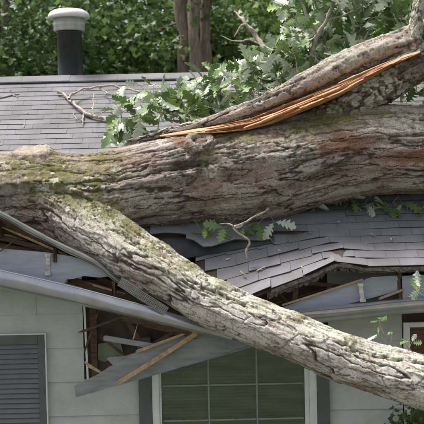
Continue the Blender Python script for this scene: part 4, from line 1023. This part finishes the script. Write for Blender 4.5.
def zone(poly, n, Y0, Y1, seed, nl=(4, 7), up=0.5, root=None, length=(0.18, 0.42)):
    """twig ends filling a photo-space polygon spread over real depths"""
    rr = random.Random(seed); xs = [p[0] for p in poly]; ys = [p[1] for p in poly]; it = []
    def inside(x, y):
        c = False; j = len(poly) - 1
        for i in range(len(poly)):
            if (poly[i][1] > y) != (poly[j][1] > y) and x < (poly[j][0] - poly[i][0]) * (y - poly[i][1]) / (poly[j][1] - poly[i][1]) + poly[i][0]: c = not c
            j = i
        return c
    while len(it) < n:
        x = rr.uniform(min(xs), max(xs)); y = rr.uniform(min(ys), max(ys))
        if not inside(x, y): continue
        Y = rr.uniform(Y0, Y1); t = P(x, y, Y)
        zr = ZE + (t.y - YE) * PITCH + 0.08
        if t.z < zr: continue
        d = Vector((rr.gauss(0, 1), rr.gauss(0, .7), rr.gauss(up, .6))).normalized() * rr.uniform(*length)
        if root is not None: d = (d + (t - Vector(root)).normalized() * 0.3) * 0.8
        b0 = t - d
        if b0.z < ZE + (b0.y - YE) * PITCH + 0.03: b0.z = ZE + (b0.y - YE) * PITCH + 0.05
        it.append((b0, t, rr.randint(*nl)))
    return it
spray('leafy_branch', zone([(112, 112), (128, 92), (150, 98), (165, 86), (200, 100), (205, 128), (160, 134), (118, 134)], 34, 1.15, 1.7, 1), 'leafy branch end spread over the shingles', 0.5, seed=1, weight=3, root=[(210, 128, 1.2, ), (180, 116, 1.4), (150, 112, 1.5), (122, 120, 1.5)])
spray('leafy_branch', [(P(150, 96, 1.9), P(153, 86, 1.95), 3), (P(160, 97, 1.8), P(140, 84, 1.9), 2), (P(200, 84, 2.0), P(212, 74, 2.0), 4), (P(200, 84, 2.0), P(182, 92, 2.0), 4)], 'upright pale leaf sprig against the ridge', 0.8, 0.7, seed=2, weight=3, root=[(215, 120, 1.4), (190, 100, 1.8), (160, 97, 1.9), (148, 96, 1.9)])
spray('leafy_branch', zone([(190, 96), (204, 74), (240, 60), (284, 52), (308, 66), (312, 84), (270, 100), (210, 124)], 84, 1.3, 2.5, 3), 'dense silvery foliage behind the trunk', 0.6, seed=3, weight=2.5, root=[(300, 100, 1.3), (275, 88, 1.7), (240, 82, 1.9), (205, 96, 2.0)])
spray('leafy_branch', zone([(272, 56), (284, 10), (300, -30), (440, -60), (520, -60), (520, 40), (430, 40), (380, 50), (330, 78), (300, 92)], 300, 1.2, 3.0, 4), 'bright foliage above the split limb', 0.6, seed=4, weight=1.5, root=[(345, 85, 1.1), (360, 50, 1.8), (380, 15, 2.1), (420, -10, 2.2), (470, -30, 2.2)])
spray('leafy_branch', zone([(384, 108), (398, 82), (424, 66), (480, 50), (520, 60), (500, 110), (424, 106)], 34, 1.0, 1.9, 5), 'leaves showing below the split limb at right', 0.5, seed=5, weight=2, root=[(470, 100, .9), (430, 92, 1.3), (400, 98, 1.4)])
spray('leafy_branch', [(P(x, 186, 0.9), P(x + dx, y, 0.72), n) for x, dx, y, n in ((352, -2, 198, 4), (362, 3, 204, 4), (378, -3, 202, 4), (388, 2, 208, 5), (402, 0, 204, 4), (412, 3, 210, 5), (424, 4, 206, 4), (396, 4, 214, 3), (318, -3, 206, 2), (440, 2, 210, 4))], 'dark green leaves hanging under the trunk at right', 0.12, 0.9, seed=6, weight=4, root=[(310, 196, .95), (350, 190, .9), (390, 190, .88), (445, 192, .86)])
spray('leafy_branch', [(P(272, 214, 0.5), P(258, 224, 0.34), 5), (P(250, 214, 0.5), P(244, 226, 0.32), 4), (P(238, 216, 0.5), P(224, 228, 0.32), 3), (P(214, 220, 0.45), P(204, 229, 0.34), 5), (P(268, 214, .5), P(274, 222, .36), 3)], 'green sprig pinned between trunk and torn shingles', 0.2, 0.78, seed=7, weight=4)
s_ = spray('leafy_sprig', [(P(392, 352, -0.60), P(379, 320, -0.62), 0), (P(388, 345, -.58), P(378, 334, -.6), 3), (P(390, 346, -.58), P(392, 336, -.58), 2), (P(408, 352, -.6), P(412, 342, -.62), 3), (P(412, 352, -.6), P(404, 341, -.62), 1), (P(384, 334, -.62), P(379, 320, -.62), 3)], 'small green leaf sprig growing along the top of the slanting limb', 0.2, 0.52, seed=8, weight=5)
spray('leafy_sprig', [(P(432, 300, -0.45), P(416, 291, -0.45), 3), (P(436, 292, -.4), P(420, 288, -.42), 2)], 'pale leaf sprig at the right edge above the gutter', 0.6, 0.6, seed=9, weight=5)
leafmats.sort(key=lambda l: -l[2])
def inview(m):
    x, y = proj(m.translation); return -6 < x < 430 and -6 < y < 430
vis = [l for l in leafmats if inview(l[0])]; rest = [l for l in leafmats if not inview(l[0])]
lr.shuffle(vis); vis.sort(key=lambda l: -round(l[2] / 1.6))
pick, mass = vis[:300], vis[300:] + rest
print('leaves', len(leafmats), 'single', len(pick))
for (m, k, w, par) in pick:
    o = bpy.data.objects.new('leaf', LMESH[k]); COL.objects.link(o); o.parent = par; o.matrix_basis = m
vs, fs, ms, ts, n = [], [], [], [], 0
for (m, k, w, par) in mass:
    a, b, c = LEAVES[k]; A4 = np.array(m); vs.append(a @ A4[:3, :3].T + A4[:3, 3]); fs.append(b + n); ms.append(c); n += len(a); ts.append(np.full(len(a), lr.random()))
me = npmesh('remaining_leaves', np.vstack(vs), np.vstack(fs), np.concatenate(ts), 'tone', np.concatenate(ms)); me.materials.append(MAT['leaf_top']); me.materials.append(MAT['leaf_under'])
o = link('remaining_leaves', me, [], oak); o['kind'] = 'stuff'
# dry leaf scraps on the roof
def scrap(px, py, w, ang, label, m='dryleaf', lower=False, Y=None, sc=0.5):
    a, b, c = LEAVES[random.randrange(6)]
    me = npmesh('dry_leaf', a, b); Yq = YQ(px, py, 0.03) if Y is None else Y
    o = link('dry_leaf', me, m); o.location = P(px, py, Yq); o.rotation_euler = (R(30), R(random.uniform(-15, 15)), R(ang)); o.scale = (sc * w, sc, sc); tag(o, label, 'leaf'); return o
scrap(256, 271, 0.6, -60, 'pale dry leaf lying on the crushed shingles below the torn flap', Y=0.03, sc=0.62)
scrap(246, 275, 0.7, 60, 'small curled dry leaf just left of the pale dry leaf', Y=-0.0, sc=0.35)
scrap(54, 79, 0.9, 20, 'small orange brown leaf on the ridge left of the vent pipe', sc=0.25)
scrap(7, 133, 0.8, 80, 'tiny pale leaf on the shingles at far left above the trunk', sc=0.25)
scrap(310, 233, 0.8, 10, 'small tan leaf on the shingles under the middle of the trunk', sc=0.3, Y=YQ(310, 233, .03))
scrap(376, 236, 0.8, 70, 'small tan leaf on the shingles under the trunk at right', sc=0.3)

# crumbs of bark and leaf scattered over the shingles, too small to tell apart
rl_ = np.random.default_rng(12); cv, cf = [], []
for k in range(125):
    if k < 105: x, v_, lo = rl_.uniform(-3.3, 3.0), rl_.uniform(VT + .1, VR - .25), False
    else: x, v_, lo = rl_.uniform(X(215, 0), 2.2), rl_.uniform(0.05, VT - .05), True
    c_ = S(x, v_, 0.017, lower=lo); n_ = len(cv); a_ = rl_.uniform(0, 6.28); L_ = rl_.uniform(.006, .03); W_ = L_ * rl_.uniform(.2, .6)
    d_ = Vector((math.cos(a_), math.sin(a_) * CS, math.sin(a_) * SN)); e_ = Vector((-math.sin(a_), math.cos(a_) * CS, math.cos(a_) * SN)); up_ = Vector((0, -SN, CS)) * rl_.uniform(.003, .009)
    cv += [c_ - d_ * L_, c_ + e_ * W_, c_ + d_ * L_, c_ - e_ * W_, c_ + up_]; cf += [(n_ + i, n_ + (i + 1) % 4, n_ + 4) for i in range(4)]
me = bpy.data.meshes.new('roof_litter'); me.from_pydata(cv, [], cf); me.update()
o = link('roof_litter', me, 'dryleaf'); tag(o, 'crumbs of bark and dry leaf scattered on the shingles', 'litter', kind='stuff')

# ------------------------------------------------------------------ woods behind
def maple_leaf():
    ang = np.array([-90, -50, -20, 15, 40, 65, 90, 115, 140, 165, 200, 230]); rad = np.array([.25, .62, .42, .95, .5, .75, 1.1, .75, .5, .95, .42, .62])
    v = np.stack([np.cos(np.radians(ang)) * rad, np.sin(np.radians(ang)) * rad, 0.12 * np.cos(np.radians(ang) * 2)], 1)
    return np.vstack([[0, 0, 0.1], v])
def leaf_cloud(name, centers, per, spread, size, seed, flat=0.7, m='bgleaf', simple_=False):
    r = np.random.default_rng(seed); n = len(centers) * per
    pos = np.repeat(np.asarray(centers), per, 0) + r.normal(0, 1, (n, 3)) * np.asarray(spread)
    base = maple_leaf()
    if simple_: base = base[[0, 1, 4, 7, 10]]
    k = len(base) - 1
    nz = r.normal(0, flat, (n, 3)) + np.array([0, -0.25, 0.8]); nz /= np.linalg.norm(nz, axis=1)[:, None]
    t = r.normal(0, 1, (n, 3)); x = np.cross(t, nz); x /= np.linalg.norm(x, axis=1)[:, None]; y = np.cross(nz, x)
    sc = size * r.uniform(0.4, 1.5, n)
    V = pos[:, None] + sc[:, None, None] * (base[None, :, 0:1] * x[:, None] + base[None, :, 1:2] * y[:, None] + base[None, :, 2:3] * nz[:, None])
    f = np.array([(0, 1 + i, 1 + (i + 1) % k) for i in range(k)]); Fq = (np.arange(n)[:, None, None] * (k + 1) + f[None]).reshape(-1, 3)
    cl = np.repeat(r.random(len(centers)), per)
    tone = np.clip(np.where(r.random(n) < 0.05, 0.97, (0.75 * cl + 0.25 * r.random(n)) * 0.93), 0, 0.999)
    return npmesh(name, V.reshape(-1, 3), Fq, np.repeat(tone, k + 1), 'tone')
def crown_centers(seed, n, rx, ry, rz, cz):
    r = np.random.default_rng(seed); d = r.normal(0, 1, (n, 3)); d /= np.linalg.norm(d, axis=1)[:, None]
    q = d * (r.random(n) ** 0.45)[:, None]; lob = 0.82 + 0.36 * fbm(d * 2.0 + 7, 2, seed)
    return q * np.array([rx, ry, rz]) * lob[:, None] + np.array([0, 0, cz])
CROWN = [leaf_cloud('crown', crown_centers(s, 270, 3.4, 3.0, 3.2, 5.3), 50, (0.30, 0.30, 0.15), 0.088, s) for s in (71, 72)]
for me in CROWN: me.materials.append(MAT['bgleaf'])
def tree(x, y, which, rot, sc, label, stems=None, group='trees in the wood behind the house'):
    t = empty('tree', (x, y, 0)); tag(t, label, 'tree', group)
    rr = random.Random(int(x * 31 + y * 7))
    o = bpy.data.objects.new('crown', CROWN[which]); COL.objects.link(o); o.parent = t; o.rotation_euler.z = rot; o.scale = (sc, sc, sc)
    for k, st in enumerate(stems or [[(0, 0, 0, .26), (.1, 0, 2.5, .22), (-.05, .1, 5, .16), (.1, 0, 8, .07)]]):
        h = Heap(); h.add(*tube_np(st, 14, 0.12, ref=(1, 0.1, 0), wob=0.10, seed=k))
        for i in range(2 if stems else 5):
            z = rr.uniform(6.9, 7.3) if stems else rr.uniform(3.5, 7); a = rr.uniform(3.4, 6.0); b0 = np.array(st[1][:3]) + (np.array(st[2][:3]) - np.array(st[1][:3])) * ((z - st[1][2]) / max(.1, st[2][2] - st[1][2]))
            e = b0 + np.array([math.cos(a) * 3.2, math.sin(a) * 2.6, rr.uniform(.3, 1.3)])
            h.add(*tube_np([(*b0, .07), (*(0.5 * (b0 + e) + np.array([0, 0, .15])), .045), (*e, .015)], 7, 0.15, ref=(.2, .3, .9)))
        link('trunk', h.mesh('trunk'), 'bgbark', t, True)
    return t
def at(px, D):
    p = P(px, 60, D + CAM.y); return p.x, p.y
tree(*at(6, 20.5), 0, 0.4, 1.0, 'leafy green tree filling the upper left corner left of the vent pipe')
tree(*at(105, 22.5), 1, 1.7, 1.05, 'leafy green tree behind and right of the vent pipe')
tx, ty = at(195, 20.5)
s0 = 20.5 / F
def stem(px0, px1, px2, r, yy):
    return [((px0 - 195) * s0, yy, 0, r * s0 * 1.2), ((px0 - 195) * s0, yy, 3.4, r * s0 * 1.05), ((px1 - 195) * s0, yy + .05, 5.7, r * s0 * 1.05), ((px1 * .6 + px2 * .4 - 195 + (3 if r > 6.2 else -2)) * s0, yy - .03, 6.2, r * s0 * 0.85), ((px1 * .35 + px2 * .65 - 195 - 1.5) * s0, yy, 6.8, r * s0), ((px2 - 195) * s0, yy, 7.4, r * s0 * 0.9), ((px2 - 195) * s0 * 1.6, yy + .4, 10, r * s0 * .3)]
tt = tree(tx, ty, 1, 2.9, 0.92, 'shaded tree with three brown trunks rising behind the ridge', [stem(187, 184, 182, 6.5, -0.1), stem(196, 196, 197, 6.0, -.35), stem(204, 206, 210, 5.5, 0.0)])
# the three-stemmed tree carries its leaves high and behind the stems
for c in tt.children:
    if c.name.startswith('crown'): c.location = (0.3, 3.6, 0.8)
tree(*at(300, 24.5), 1, 4.1, 1.1, 'leafy green tree to the right of the dead bleached branch')
tree(*at(420, 21.0), 0, 5.2, 1.05, 'leafy green tree behind the upper right corner')
cc = []
r = np.random.default_rng(99)
for k in range(1500):
    x = r.uniform(-20, 20); y = r.uniform(27, 37); zt_ = 11 + 3 * math.sin(x * 0.7) + r.uniform(-2, 2); cc.append((x, y, r.uniform(0.5, zt_)))
me = leaf_cloud('far_wood', cc, 34, (0.7, 0.7, 0.4), 0.2, 100, simple_=True); me.materials.append(MAT['farleaf'])
o = link('far_wood', me, []); tag(o, 'sunlit mass of trees far behind the house', 'wood', kind='stuff')
# shrub by the wall under the limb at lower right
sb = empty('shrub', tuple(P(408, 440, 0.15).xy) + (0,)); tag(sb, 'green leafy shrub by the wall under the lower end of the limb', 'shrub')
cz = P(408, 432, 0.15).z
me = leaf_cloud('foliage', crown_centers(81, 60, 0.16, 0.2, 0.42, cz - 0.15), 16, (0.06, 0.06, 0.06), 0.032, 81); me.materials.append(MAT['bgleaf'])
o = link('foliage', me, [], sb)
h = Heap(); h.add(*tube_np([(0, 0, 0, .02), (.03, 0, .5, .016), (-.02, 0, cz, .006)], 8, .06, ref=(1, .1, 0))); h.add(*tube_np([(0, 0, 0.1, .015), (.1, .05, .6, .01), (.12, 0, cz + .05, .004)], 8, .06, ref=(1, .1, 0)))
link('stem', h.mesh('stem'), 'twig', sb, True)
